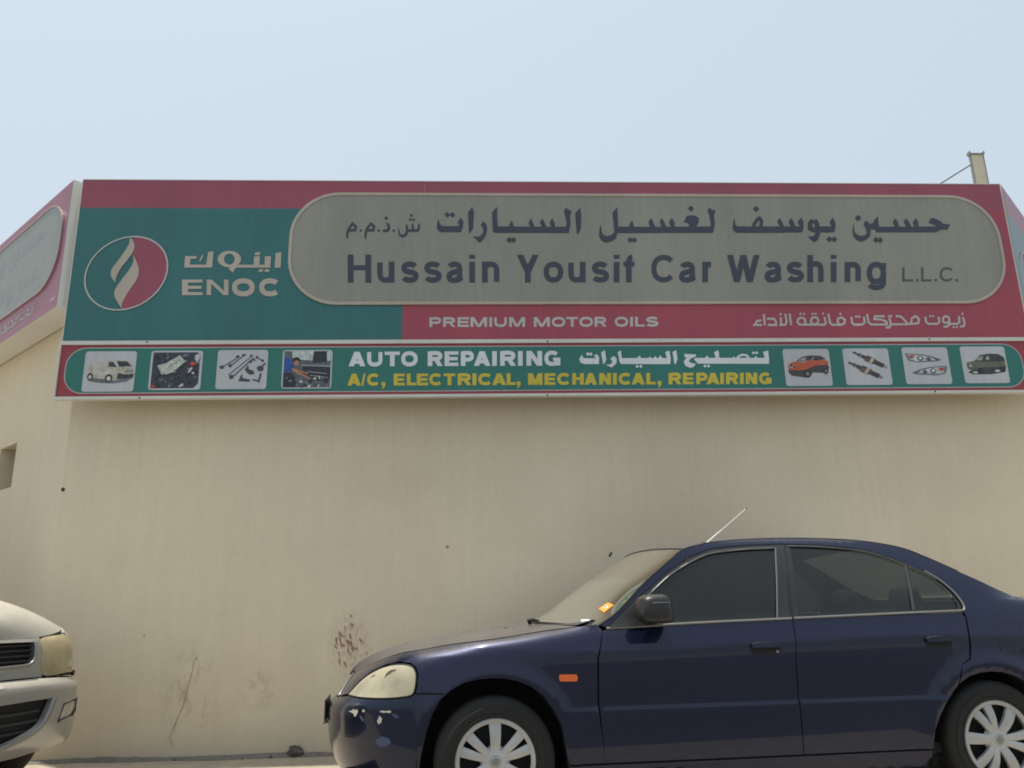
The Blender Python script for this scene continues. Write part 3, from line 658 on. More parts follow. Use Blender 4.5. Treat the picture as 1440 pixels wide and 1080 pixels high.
A_ += st(c, [(522, 235), (470, 290), (472, 375), (530, 402), (588, 378), (585, 290), (545, 235)], 76, 12); A_.append(c([(470, 400), (640, 400), (642, 450), (630, 500), (600, 570), (545, 606), (500, 582), (428, 504), (500, 512), (545, 485), (562, 440)]))
A_.append(c([(600, 338), (832, 340), (800, 270), (850, 187), (897, 270), (902, 350), (882, 430), (862, 442), (600, 442)])); A_ += [dia(c, 798, 556, 54), dia(c, 878, 558, 54)]
c = cr(1190, 290, 9)
A_ += [dia(c, 150, 150, 44), c([(95, 205), (80, 300), (90, 380), (130, 430), (190, 449), (260, 422), (300, 380), (312, 292), (360, 292), (385, 331), (1140, 331), (1200, 295), (1280, 299), (1317, 230), (1230, 221), (1180, 180), (1100, 147), (1065, 158), (1040, 210), (1120, 238), (1142, 256), (415, 259), (400, 128), (350, 178), (352, 208), (300, 225), (250, 178), (220, 225), (250, 290), (265, 340), (230, 370), (170, 376), (115, 340), (100, 290)])]
A_ += [c([(620, 148), (590, 200), (620, 268), (674, 268), (652, 190)]), c([(760, 152), (726, 195), (770, 268), (827, 268), (797, 200)]), c([(880, 152), (840, 205), (870, 268), (920, 268), (910, 190)]), dia(c, 378, 425, 40), dia(c, 432, 428, 40)]
arab1 = A_
# --- strap line
pb = lin(604, 459.9, 926, 459.3); pt_ = lin(604, 446.2, 926, 445.4)
premium = line_of([(a, b, d) for a, b, d in (('P', 603.9, 620.7), ('R', 623, 640.5), ('E', 643.4, 659.3), ('M', 661.7, 685), ('I', 688.3, 691.8), ('U', 694.8, 713), ('M', 716, 738.5),
  ('M', 750.6, 773.3), ('O', 775.7, 795.2), ('T', 796.3, 813), ('O', 814.4, 834), ('R', 836, 853), ('O', 864.2, 883.6), ('I', 886.2, 890), ('L', 893, 906.7), ('S', 908.2, 926.2))], 4.0, pb, pt_, 3.1)
B_ = []
c = cr(1050, 430, 9); w_ = 27
for pts in ([(185, 186), (130, 192), (108, 238)], [(80, 243), (195, 243)], [(217, 103), (231, 250)], [(258, 165), (345, 165), (372, 200), (372, 243), (268, 243)], [(431, 145), (436, 240)], [(490, 100), (505, 200), (490, 240), (412, 243)], [(543, 98), (562, 246)],
            [(745, 240), (735, 165), (700, 150), (652, 165), (642, 205), (670, 238), (985, 240), (1002, 215), (984, 140)], [(1033, 100), (1055, 215), (1085, 241), (1195, 241), (1238, 222), (1242, 175), (1200, 147), (1158, 160), (1150, 200), (1170, 240)], [(1325, 140), (1333, 215), (1365, 241), (1450, 241)]):
    B_ += st(c, pts, w_, 9)
B_ += ribbon(c(arc(860, 190, 46, 44, 0, 342, 14)), 3, True)
for x, y in ((430, 106), (680, 103), (724, 103), (833, 103), (873, 103), (968, 98), (1187, 103), (1385, 138), (1424, 138)): B_.append(dia(c, x, y, 19))
c = cr(1200, 430, 8.47); w_ = 25
for pts in ([(0, 223), (105, 223), (134, 200), (126, 130)], [(163, 98), (180, 195), (210, 223), (400, 223), (395, 190), (340, 165), (250, 160), (258, 125), (372, 125)], [(430, 140), (447, 225), (428, 258), (384, 258)], [(440, 222), (650, 220), (600, 160), (560, 125), (505, 125)],
            [(640, 220), (690, 213), (695, 150), (740, 122), (780, 155), (776, 205), (740, 215), (690, 213)], [(858, 130), (865, 190), (895, 216), (1000, 216), (1024, 190), (1014, 130)], [(1140, 165), (1142, 225), (1115, 250), (1074, 246)], [(1140, 216), (1240, 216), (1265, 190), (1255, 125)], [(1303, 135), (1325, 200), (1315, 243), (1268, 248)]):
    B_ += st(c, pts, w_, 8.47)
B_ += ribbon(c(arc(1105, 165, 38, 40, 0, 342, 14)), 2.9, True)
for x, y in ((35, 130), (70, 130), (425, 122), (452, 122), (915, 124), (950, 124), (1195, 253), (1233, 253), (1300, 96)): B_.append(dia(c, x, y, 17))
arab2 = B_
# --- emblem words
c = cr(250, 345, 9.6)
word_ar = [c([(100, 145), (255, 145), (250, 182), (172, 182), (165, 260), (385, 260), (410, 90), (482, 80), (466, 300), (86, 300)]), c([(330, 128), (348, 135), (308, 218), (286, 212)]), c([(690, 300), (745, 275), (800, 285), (742, 367), (697, 332)]),
  c([(780, 262), (1172, 262), (1175, 150), (1257, 145), (1250, 302), (780, 302)]), c([(1030, 150), (1107, 145), (1102, 275), (1022, 275)]), c([(1045, 95), (1117, 93), (1105, 132), (1038, 132)]), c([(1100, 322), (1157, 322), (1145, 357), (1086, 357)]), c([(1180, 322), (1240, 322), (1230, 360), (1170, 357)]), c([(1320, 105), (1397, 90), (1390, 302), (1308, 302)])]
for a, b in zip(range(0, 360, 15), range(15, 375, 15)):
    t0, t1 = math.radians(a), math.radians(b); word_ar.append(c([(697+158*math.cos(t0), 186+112*math.sin(t0)), (697+158*math.cos(t1), 186+112*math.sin(t1)), (697+72*math.cos(t1), 186+74*math.sin(t1)), (697+72*math.cos(t0), 186+74*math.sin(t0))]))
word_la = line_of([('E', 256, 285)], 8.4, lin(0, 415, 1, 415), lin(0, 393.2, 1, 393.2), 4.2) + line_of([('N', 290.6, 321.4)], 6.4, lin(0, 415, 1, 415), lin(0, 393.2, 1, 393.2), 5) + line_of([('O', 325.3, 359.2), ('C', 363.4, 393.4)], 9.0, lin(0, 416, 1, 416), lin(0, 392.2, 1, 392.2), 5.4)
c = cr(110, 325, 9)
EC = (607, 533); EA = (529, -35); EB = (72, -472)
ell = lambda r, a: c([(EC[0]+r*(EA[0]*math.cos(a)+EB[0]*math.sin(a)), EC[1]+r*(EA[1]*math.cos(a)+EB[1]*math.sin(a)))])[0]
ring = [[ell(1.0, math.radians(a)), ell(1.0, math.radians(a+6)), ell(.962, math.radians(a+6)), ell(.962, math.radians(a))] for a in range(0, 360, 6)]
emb_red = [c([(548, 980), (560, 900), (640, 760), (740, 600), (768, 490), (740, 400), (690, 280), (712, 190), (692, 80)])+[ell(.967, math.radians(a)) for a in range(82, -97, -6)]]
fl1 = smooth_poly(c([(655, 84), (690, 110), (711, 190), (690, 265), (620, 370), (540, 470), (480, 590), (475, 652), (430, 600), (412, 540), (430, 470), (520, 350), (610, 220), (645, 150)]), (0, 7))
fl2 = smooth_poly(c([(685, 288), (735, 380), (767, 490), (745, 600), (640, 760), (560, 900), (547, 978), (500, 900), (458, 820), (470, 730), (560, 600), (650, 480), (700, 380)]), (0, 6))
# --- banner lines
ab = lin(490, 515.2, 788, 514.2); at_ = lin(490, 494.7, 788, 493.4)
auto = line_of([('A', 490.2, 513.9), ('U', 515.8, 538.3), ('T', 541, 562.3), ('O', 563.6, 587.9), ('R', 601.5, 622.9), ('E', 625.2, 644.6), ('P', 648, 667), ('A', 666.3, 689.6), ('I', 691.8, 699), ('R', 703.3, 725.6), ('I', 728.1, 735.4), ('N', 740.4, 762.3), ('G', 765, 788)], 6.6, ab, at_, 4.7)
eb = lin(488, 542.3, 1085, 540.0); et = lin(488, 525.6, 1085, 524.0)
acel = line_of([('A', 488.3, 507.5), ('/', 507.7, 514.4, eb, et, 2.6), ('C', 515.8, 533.8), (',', 536, 542.5), ('E', 553.5, 569), ('L', 572, 585), ('E', 586, 602), ('C', 603, 621.7), ('T', 623.8, 640.4), ('R', 643.5, 662.7), ('I', 664.3, 670.1), ('C', 672, 691.5), ('A', 692, 711.7), ('L', 712.5, 725), (',', 726.5, 732),
  ('M', 742.5, 762.8), ('E', 765.8, 781), ('C', 783, 801.8), ('H', 804.7, 821), ('A', 821.7, 839.5), ('N', 842.6, 859.3), ('I', 861.8, 867.6), ('C', 869.6, 887.7), ('A', 888.2, 906.9), ('L', 908.8, 922), (',', 924.5, 930.5),
  ('R', 940.2, 958.4), ('E', 960.3, 975.3), ('P', 979, 995.4), ('A', 993.2, 1012), ('I', 1012.6, 1018), ('R', 1020.8, 1038.7), ('I', 1040.4, 1046), ('N', 1048.6, 1065), ('G', 1067, 1085)], 5.5, eb, et, 3.9)
C_ = []
c = cr(805, 485, 9.6)
C_ += [c([(130, 133), (90, 190), (110, 240), (160, 259), (357, 259), (360, 170), (330, 123), (288, 150), (322, 180), (150, 180)]), dia(c, 207, 122, 26), dia(c, 248, 124, 26), c([(437, 68), (386, 105), (412, 250), (430, 260), (457, 200)]),
  c([(560, 148), (508, 185), (540, 225), (520, 258), (448, 270), (530, 305), (592, 250), (600, 190)]), c([(655, 72), (610, 100), (640, 240), (660, 258), (1322, 260), (1327, 180), (1307, 78), (1253, 95), (1275, 178), (665, 178)])]
C_ += [c([(900, 143), (868, 185), (937, 185)]), c([(1045, 156), (1018, 186), (1072, 186)]), c([(1120, 148), (1093, 186), (1145, 186)]), c([(1186, 138), (1155, 186), (1217, 186)]), dia(c, 873, 290, 24), dia(c, 922, 290, 24), c([(1402, 70), (1350, 95), (1375, 255), (1395, 260), (1418, 190)])]
c = cr(955, 485, 10.286)
C_ += [c([(1287, 82), (1213, 100), (1237, 188), (250, 188), (210, 200), (268, 272), (1300, 274), (1302, 200)]), c([(75, 177), (80, 130), (247, 138), (240, 172), (172, 195), (140, 235), (180, 265), (242, 270), (215, 317), (160, 332), (90, 302), (66, 240), (110, 180)]),
  c([(562, 78), (506, 105), (530, 196), (582, 196), (574, 100)]), c([(400, 153), (368, 196), (437, 196)]), c([(1105, 156), (1078, 196), (1137, 196)]), c([(792, 165), (770, 196), (815, 196)]), dia(c, 1075, 115, 25), dia(c, 1122, 115, 25), dia(c, 375, 306, 25), dia(c, 425, 306, 25)]
C_ += st(c, [(830, 196), (870, 160), (920, 143), (975, 150), (1010, 192)], 30, 10.286)
arab3 = C_

def clusters(polys):
    bb = [(min(p[0] for p in q), max(p[0] for p in q), min(p[1] for p in q), max(p[1] for p in q)) for q in polys]
    par = list(range(len(polys)))
    def find(i):
        while par[i] != i: i = par[i]
        return i
    for i in range(len(polys)):
        for j in range(i):
            a, b = bb[i], bb[j]
            if a[0] <= b[1] and b[0] <= a[1] and a[2] <= b[3] and b[2] <= a[3]: par[find(i)] = find(j)
    d = {}
    for i in range(len(polys)): d.setdefault(find(i), []).append(polys[i])
    return sorted(d.values(), key=lambda c: min(p[0] for q in c for p in q))
def islands(V2, T2):
    par = list(range(len(V2)))
    def find(i):
        while par[i] != i: par[i] = par[par[i]]; i = par[i]
        return i
    for t in T2:
        for k in t[1:]: par[find(k)] = find(t[0])
    d = {}
    for t in T2: d.setdefault(find(t[0]), []).append(t)
    return list(d.values())
def lettering(name, polys, y, m, parent, label=None, sz=1.0):
    """a line of writing: every letter (or joined run of letters) is a piece of its own"""
    t = bpy.data.objects.new(name, None); link(t, parent)
    if label: t['label'] = label
    for c_ in clusters(polys):
        V2, T2 = fill(c_)
        for isl in islands(V2, T2):
            us = sorted({i for f in isl for i in f}); ix = {k: n for n, k in enumerate(us)}
            mesh('letter', [(V2[i][0], y, V2[i][1]*sz) for i in us], [tuple(ix[i] for i in f) for f in isl], m, t)
    return t

# ------------------------------------------------------------------ signs
ZT, ZM = 4.452, 3.053; X0, X1 = -3.181, 4.562; SW = X1-X0
FR = .012        # front lip above which print lies
def to_sign(polys, depth):
    """photograph outlines to sign coordinates: x along the sign, z from its lower edge"""
    o = []
    for p in polys:
        q_ = [on_plane(v, (0, S-depth, 0), NF) for v in p]; o.append([(v.x-X0, v.z-ZM) for v in q_])
    return o
SIGN = dict(latin=to_sign(latin, .012), llc=to_sign(llc, .012), arab1=to_sign(arab1, .012), prem=to_sign(premium, .004), arab2=to_sign(arab2, .004), war=to_sign(word_ar, .006), wla=to_sign(word_la, .006), ring=to_sign(ring, .008), ered=to_sign(emb_red, .006), fl=to_sign([fl1, fl2], .008))
HS = ZT-ZM
def flat(name, polys, y, m, parent, label=None, sz=1.0, thick=0, spacing=None):
    V2, T2 = fill(polys, spacing); V = [(x, y, z*sz) for x, z in V2]; F = list(T2)
    if thick:
        from collections import Counter
        e = Counter(); d = {}
        for f in T2:
            for i in range(len(f)): k = (f[i], f[(i+1) % len(f)]); e[tuple(sorted(k))] += 1; d[tuple(sorted(k))] = k
        n_ = len(V); V += [(x, y+thick, z*sz) for x, z in V2]
        for k, v in e.items():
            if v == 1: a, b = d[k]; F.append((b, a, a+n_, b+n_))
    o = mesh(name, V, F, m, parent)
    if label: o['label'] = label
    return o
def rect(x0, x1, z0, z1): return [(x0, z0), (x1, z0), (x1, z1), (x0, z1)]
PILL = (1.70, 7.652, .296, 1.283)      # measured: left, right, lower, upper
def sign(label, loc, rz, sz=1.0, main=False, frame_h=0):
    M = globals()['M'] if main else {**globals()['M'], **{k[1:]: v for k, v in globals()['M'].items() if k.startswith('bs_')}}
    t = empty('signboard', label, 'sign', loc, rz, 'shop signs along the top of the building')
    # box behind the printed sheets; sheets butt inside a thin white edge
    g = Geo(); dz = HS*sz; dp = .215
    g.add([(0, 0, 0), (SW, 0, 0), (SW, dp, 0), (0, dp, 0), (0, 0, dz), (SW, 0, dz), (SW, dp, dz), (0, dp, dz)], [(0, 3, 2, 1), (4, 5, 6, 7), (1, 2, 6, 5), (2, 3, 7, 6), (3, 0, 4, 7), (0, 1, 5, 4)])
    g.build('box', M['s_side'], t)
    gt = 4.195-ZM; sp = 2.625
    # printed sheet: red round everything, green field at the left (an L shape round the grey panel)
    flat('red_band', [rect(.006, SW-.006, gt, HS-.006)], -.002, M['s_red'], t, 'dull red band along the top', sz)
    flat('green_field', [rect(.006, PILL[0]+.6, PILL[2]+.05, gt), rect(.006, sp, .006, PILL[2]+.05)], -.002, M['s_green'], t, None, sz)
    flat('red_strip', [rect(sp, SW-.006, .006, PILL[2]+.05), rect(PILL[0]+.6, SW-.006, PILL[2]+.05, gt)], -.002, M['s_redstrip'], t, None, sz)
    pill = superellipse(PILL[0], PILL[1], PILL[2], PILL[3], .40, 14)
    inner = shrink(pill, .024 if main else .018)
    # raised rim: front ring plus outer and inner edges
    g = Geo(); n_ = len(pill); V = [(x, -.016, z*sz) for x, z in pill]+[(x, -.016, z*sz) for x, z in inner]+[(x, -.001, z*sz) for x, z in pill]+[(x, -.010, z*sz) for x, z in inner]; F = []
    for i in range(n_):
        j = (i+1) % n_; F += [(i, j, n_+j, n_+i), (i, 2*n_+i, 2*n_+j, j), (n_+i, n_+j, 3*n_+j, 3*n_+i)]
    g.add(V, F); r_ = g.build('rim', M['s_rim'], t)
    flat('name_panel', [inner], -.010, M['s_grey'], t, 'grey rounded name panel with a cream rim', sz)
    lettering('arabic_name_lettering', SIGN['arab1'], (-.012 if main else -.0105), M['s_navy'], t, 'large dark Arabic line', sz)
    lettering('name_lettering', SIGN['latin'], (-.012 if main else -.0105), M['s_navy'], t, 'Hussain Yousif Car Washing in dark letters', sz)
    lettering('company_suffix_lettering', SIGN['llc'], (-.012 if main else -.0105), M['s_dgrey'], t, 'small L.L.C. letters', sz)
    lettering('slogan_lettering', SIGN['prem'], -.004, M['s_silver'], t, 'PREMIUM MOTOR OILS in pale wide letters', sz)
    lettering('arabic_slogan_lettering', SIGN['arab2'], -.004, M['s_silver'], t, 'pale thin Arabic line on red', sz)
    em = flat('emblem_ring', SIGN['ring'], -.008, M['s_silver'], t, 'round emblem outline', sz)
    flat('emblem_red_field', SIGN['ered'], -.006, M['s_red'], em, None, sz); flat('emblem_flame', SIGN['fl'], -.008, M['s_cream'], em, None, sz)
    lettering('arabic_emblem_lettering', SIGN['war'], -.006, M['s_cream'], t, 'cream Arabic word beside the emblem', sz); lettering('emblem_lettering', SIGN['wla'], -.006, M['s_cream'], t, 'ENOC in cream letters', sz)
    # side edge strips, white
    if main:
        flat('edge_trim', [rect(0, .006, .006, HS), rect(0, SW, HS-.006, HS)], -.006, M['s_frame'], t, None, sz, thick=.008)
        for sx in (2.79,): flat('sheet_seam', [rect(sx, sx+.002, PILL[3]+.012, HS-.01)], -.0035, M['s_rim'], t)
    return t
sign('wide main sign with a grey name panel, green field and red bands above the wall', (X0, S, ZM), 0, 1.0, True)
q = math.sqrt(.5)
szw = 1.105/HS
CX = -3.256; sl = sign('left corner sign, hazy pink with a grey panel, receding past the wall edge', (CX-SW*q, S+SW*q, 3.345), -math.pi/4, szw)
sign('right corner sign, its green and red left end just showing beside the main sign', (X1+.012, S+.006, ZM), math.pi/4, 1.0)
# tiny maker's mark on the left corner sign's end
flat('small_print', [rect(SW-.155, SW-.055, .085, .098), rect(SW-.14, SW-.07, .070, .076)], -.004, M['s_silver'], sl, 'tiny white printed mark')

# lower banner
ZB = 2.583; BT = 3.049; bx1 = 4.62
bn = empty('signboard', 'long narrow green and red repair banner with eight pictures, under the main sign', 'sign', (X0+.004, S-.012, ZB), 0, 'shop signs along the top of the building')
BO = (X0+.004, S-.012)
def bpx(polys, depth=.0):
    o = []
    for p in polys:
        q_ = [on_plane(v, (0, BO[1]-depth, 0), NF) for v in p]; o.append([(v.x-BO[0], v.z-ZB) for v in q_])
    return o
BW = bx1-BO[0]; BH = BT-ZB
g = Geo(); g.box(0, BW, .0, .035, 0, BH); g.build('back_panel', M['s_side'], bn)
for k in range(7):
    g = Geo(); x_ = .35+k*(BW-.7)/6; g.box(x_-.02, x_+.02, .036, .231, BH-.10, BH-.06); g.build('bracket', M['s_frame'], bn)
# white frame profiles standing proud, with screws
g = Geo(); g.box(-.004, BW, -.016, -.001, BH-.030, BH); g.build('frame', M['s_frame'], bn, label='white top rail')
g = Geo(); g.box(-.004, BW, -.016, -.001, 0, .022); g.build('frame', M['s_frame'], bn, label='white bottom rail')
g = Geo(); g.box(-.004, .008, -.016, -.001, .022, BH-.030); g.build('frame', M['s_frame'], bn, label='white left end rail')
flat('red_field', [rect(.008, BW-.001, .022, BH-.030)], -.002, M['s_redlow'], bn)
gl, gr_, gb, gt = bpx([[(91.5, 520), (1439, 515), (770, 549.5), (770, 486.2)]])[0]
x0_, x1_, z0_, z1_ = gl[0], gr_[0], gb[1], gt[1]
outl = superellipse(x0_, x1_, z0_, z1_, .15, 8)
flat('white_outline', [outl], -.004, M['s_silver'], bn); flat('green_panel', [shrink(outl, .008)], -.006, M['s_green2'], bn)
lettering('heading_lettering', bpx(auto, .008), -.008, M['s_white'], bn, 'AUTO REPAIRING in heavy white capitals'); lettering('arabic_heading_lettering', bpx(arab3, .008), -.008, M['s_white'], bn, 'white Arabic heading')
lettering('services_lettering', bpx(acel, .008), -.008, M['s_yellow'], bn, 'A/C, ELECTRICAL, MECHANICAL, REPAIRING in yellow capitals')
for u_, v_ in ((207, 481), (770, 480), (1307, 477), (196, 560.5), (770, 557), (1315, 550.5)):
    p = on_plane((u_, v_), (0, BO[1]-.016, 0), NF); g = Geo(); g.lathe([(0, -.004), (.006, -.004), (.007, 0)], 8); o = g.build('screw', M['bolt'], bn); o.location = (p.x-BO[0], -.016, min(max(p.z-ZB, .008), BH-.008))
cards = [[(121.1, 494.4), (192.5, 493.6), (187.8, 550.6), (113.9, 551.1)], [(212.8, 494.4), (286.1, 492.2), (281.4, 547.2), (208.3, 549.2)], [(307.2, 492.2), (377.8, 492.2), (373.9, 547.2), (302.2, 547.2)], [(398, 492.2), (467.5, 492.2), (466.1, 546.4), (395.3, 546.4)],
  [(1100, 491.2), (1164.5, 490), (1172, 542.5), (1105.8, 543)], [(1183.8, 490.5), (1248, 489.5), (1255.8, 540.8), (1190.8, 541.8)], [(1267, 489), (1330.8, 488), (1340, 539.5), (1275, 540.8)], [(1349.5, 487.5), (1411.8, 487), (1420.8, 538.3), (1357, 539.3)]]
def ell2(cx, cy, rx, ry, n=14, rot=0):
    cr_, sr = math.cos(rot), math.sin(rot); return [(cx+rx*math.cos(2*math.pi*k/n)*cr_-ry*math.sin(2*math.pi*k/n)*sr, cy+rx*math.cos(2*math.pi*k/n)*sr+ry*math.sin(2*math.pi*k/n)*cr_) for k in range(n)]
def bar(x0, y0, x1, y1, w): return ribbon([(x0, y0), (x1, y1)], w)[0]
rn = random.Random(8)
def specks(n, cols, x0, x1, y0, y1, s0, s1):
    return [(cols[rn.randrange(len(cols))], [[(x+rn.uniform(-1, 1)*s, y+rn.uniform(-1, 1)*s) for x, y in ((cx, cy-s), (cx+s, cy), (cx, cy+s), (cx-s, cy))]]) for cx, cy, s in ((rn.uniform(x0, x1), rn.uniform(y0, y1), rn.uniform(s0, s1)) for _ in range(n))]
van = [((96, 100, 104), [[(.1, .27), (.3, .22), (.6, .2), (.85, .24), (.97, .34), (.6, .3), (.2, .33)]]), ((176, 172, 158), [[(.07, .4), (.1, .66), (.16, .72), (.5, .77), (.78, .77), (.86, .74), (.95, .62), (.97, .36), (.62, .27), (.12, .36)]]),
  ((52, 54, 60), [[(.62, .755), (.82, .745), (.93, .625), (.68, .61)], [(.47, .73), (.56, .73), (.64, .6), (.47, .62)], [(.66, .3), (.97, .34), (.98, .44), (.80, .42), (.70, .46), (.66, .44)]]), ((140, 138, 130), [[(.80, .46), (.96, .47), (.96, .54), (.80, .53)]]),
  ((54, 54, 58), [ell2(.5, .33, .075, .10), ell2(.14, .37, .06, .09)]), ((190, 188, 182), [ell2(.505, .32, .04, .06), ell2(.14, .36, .03, .05)])]
engine = [((50, 54, 64), [[(.04, .04), (.86, .04), (.95, .16), (.95, .86), (.9, .96), (.04, .96)]])] + specks(70, [(28, 30, 36), (82, 88, 98), (120, 124, 126), (36, 42, 60)], .07, .9, .07, .9, .015, .045) + \
  [((176, 180, 170), [[(.14, .62), (.28, .66), (.56, .88), (.68, .72), (.44, .44), (.32, .38), (.27, .40), (.24, .38)]]), ((150, 156, 148), [[(.34, .58), (.5, .72), (.52, .69), (.37, .55)]]), ((196, 60, 52), [ell2(.82, .66, .06, .04), ell2(.09, .08, .04, .04)]), ((186, 186, 184), [ell2(.78, .5, .03, .08, 10, -.4), ell2(.84, .42, .03, .03), [(.58, .1), (.66, .16), (.68, .11), (.6, .05)], ell2(.9, .82, .05, .09)])]
tools = [((66, 68, 74), [bar(.12, .57, .42, .82, .028), bar(.28, .6, .52, .86, .028), bar(.24, .36, .68, .84, .024), bar(.32, .3, .72, .80, .03), ell2(.1, .56, .05, .05, 9), ell2(.4, .83, .04, .035, 8), ell2(.26, .6, .04, .05, 8), ell2(.52, .87, .045, .03, 8), ell2(.3, .31, .05, .06, 9), ell2(.67, .85, .035, .03, 8),
   bar(.78, .8, .9, .72, .03), ell2(.78, .81, .03, .04, 7), ell2(.9, .72, .03, .04, 7), [(.55, .5), (.62, .62), (.64, .5), (.72, .48), (.76, .38), (.66, .36), (.6, .42)], ell2(.86, .52, .07, .08, 9, .5), bar(.88, .56, .96, .66, .04), [(.44, .2), (.5, .4), (.53, .28), (.68, .24), (.66, .18)], bar(.72, .24, .86, .2, .04), bar(.84, .16, .88, .40, .04), ell2(.66, .7, .04, .04, 7), ell2(.73, .74, .03, .03, 7)])]
mech = [((84, 90, 96), [rect(.03, .97, .03, .97)]), ((176, 184, 180), [[(.18, .97), (.62, .97), (.6, .72), (.3, .76), (.2, .8)], [(.9, .97), (.97, .97), (.97, .72), (.8, .68)]]), ((40, 44, 50), [[(.64, .97), (.88, .97), (.9, .68), (.6, .66)], [(.4, .58), (.6, .62), (.97, .54), (.97, .2), (.6, .2), (.42, .34)], [(.03, .4), (.2, .42), (.3, .2), (.28, .03), (.03, .03)]]),
  ((140, 146, 148), [bar(.38, .6, .97, .58, .035), bar(.5, .44, .9, .38, .02), bar(.56, .34, .92, .28, .02)]), ((36, 76, 150), [[(.04, .8), (.12, .8), (.2, .72), (.24, .55), (.16, .42), (.04, .42)]]), ((44, 34, 34), [ell2(.28, .74, .075, .075, 10)]), ((176, 122, 90), [ell2(.28, .66, .05, .07, 10), bar(.2, .52, .36, .38, .06), bar(.36, .39, .58, .25, .045), bar(.3, .48, .52, .38, .035)])] + specks(46, [(190, 194, 192), (120, 126, 128), (30, 32, 36), (70, 74, 80)], .06, .92, .05, .32, .012, .035)
suv1 = [((66, 62, 64), [[(.08, .36), (.14, .28), (.44, .22), (.56, .28), (.6, .36), (.9, .34), (.97, .5), (.9, .66), (.1, .5)]]), ((184, 86, 54), [[(.08, .5), (.1, .6), (.22, .65), (.46, .64), (.55, .72), (.66, .72), (.95, .68), (.96, .58), (.66, .54), (.48, .45), (.3, .42), (.12, .44)]]),
  ((62, 58, 60), [[(.26, .66), (.42, .79), (.6, .82), (.8, .81), (.92, .72), (.7, .68), (.54, .7), (.44, .66)]]), ((146, 146, 148), [[(.3, .67), (.42, .76), (.5, .76), (.46, .68)], bar(.6, .69, .66, .78, .02)]), ((40, 38, 40), [[(.1, .56), (.2, .58), (.24, .5), (.14, .46)], ell2(.48, .32, .075, .1), ell2(.88, .4, .055, .09)]), ((200, 198, 194), [bar(.11, .57, .15, .48, .012), bar(.21, .58, .16, .48, .012)]), ((130, 124, 120), [ell2(.48, .32, .035, .05), ell2(.88, .4, .025, .045)])]
def plug(dx, dy):
    f_ = lambda t, w: (lambda a, b, k: ribbon([a, b], w)[0])((.10+dx+t[0]*.68, .88+dy-t[0]*.42), (.10+dx+t[1]*.68, .88+dy-t[1]*.42), 0)
    return [((62, 60, 66), [f_((0, .16), .05), f_((.28, .40), .1), f_((.62, .92), .12)]), ((140, 134, 130), [f_((.14, .28), .085), f_((.92, 1.02), .07)]), ((96, 76, 66), [f_((.38, .64), .17)]), ((176, 166, 150), [f_((.52, .60), .18)]), ((44, 42, 48), [f_((.16, .2), .09), f_((.24, .27), .09)])]
plugs = plug(.13, .02)+plug(.0, -.26)
def lamp(fx, dy):
    X = (lambda x: 1-x) if fx else (lambda x: x); P = lambda p: [(X(a), b+dy) for a, b in p]
    return [((92, 100, 102), [P([(.06, .82), (.12, .62), (.3, .57), (.76, .6), (.84, .64), (.66, .73), (.44, .79)])]), ((178, 184, 182), [P([(.12, .79), (.15, .64), (.3, .60), (.72, .625), (.64, .7), (.42, .765)])]), ((168, 62, 60), [P([(.13, .765), (.26, .765), (.24, .68), (.16, .68)])]), ((78, 92, 98), [[(X(a), b+dy) for a, b in ell2(.38, .68, .065, .07)], [(X(a), b+dy) for a, b in ell2(.56, .66, .05, .05)]]), ((214, 218, 216), [[(X(a), b+dy) for a, b in ell2(.38, .69, .03, .035)]])]
lamps = lamp(False, .02)+lamp(True, -.33)
suv2 = [((60, 60, 62), [[(.1, .3), (.2, .24), (.6, .24), (.93, .3), (.97, .45), (.9, .5), (.3, .42)]]), ((98, 100, 84), [[(.1, .42), (.1, .56), (.26, .6), (.46, .6), (.72, .62), (.96, .6), (.97, .44), (.7, .44), (.4, .42), (.26, .36), (.14, .36)]]), ((56, 58, 56), [[(.28, .6), (.42, .76), (.62, .8), (.84, .79), (.95, .7), (.97, .6), (.7, .58), (.46, .58)]]),
  ((150, 156, 150), [[(.3, .62), (.4, .72), (.5, .74), (.46, .62)], [(.54, .63), (.56, .72), (.62, .74), (.62, .63)]]), ((196, 196, 190), [ell2(.26, .29, .055, .03), ell2(.76, .33, .06, .03), ell2(.18, .47, .035, .03)]), ((38, 38, 40), [ell2(.38, .33, .06, .09), ell2(.88, .37, .05, .08)])]
pics = [(van, 'picture card of a white van, first from the left'), (engine, 'picture card of an engine bay'), (tools, 'picture card of scattered steering parts'), (mech, 'picture card of a mechanic in blue bending over an engine'), (suv1, 'picture card of an orange off-roader'), (plugs, 'picture card of two spark plugs'), (lamps, 'picture card of two headlamps'), (suv2, 'picture card of a dark green off-roader, last on the right')]
for quad, (pic, lb) in zip(cards, pics):
    Q = bpx([quad], .008)[0]; TL, TR, BR, BL = Q
    cx = [(TL[0]+BL[0])/2, (TR[0]+BR[0])/2]; cz = [(BL[1]+BR[1])/2, (TL[1]+TR[1])/2]
    cd_ = flat('picture_card', [superellipse(cx[0], cx[1], cz[0], cz[1], .022, 4)], -.008, M['s_card'], bn, lb)
    y = -.0088
    for col, pl in pic:
        k = tuple(int(min(255, v*1.0+4)) for v in col)
        pl2 = [[(cx[0]+(cx[1]-cx[0])*a, cz[0]+(cz[1]-cz[0])*b) for a, b in p] for p in pl]
        flat('print', pl2, y, flatc(k), cd_); y -= .0004 if len(pic) < 30 else .00006

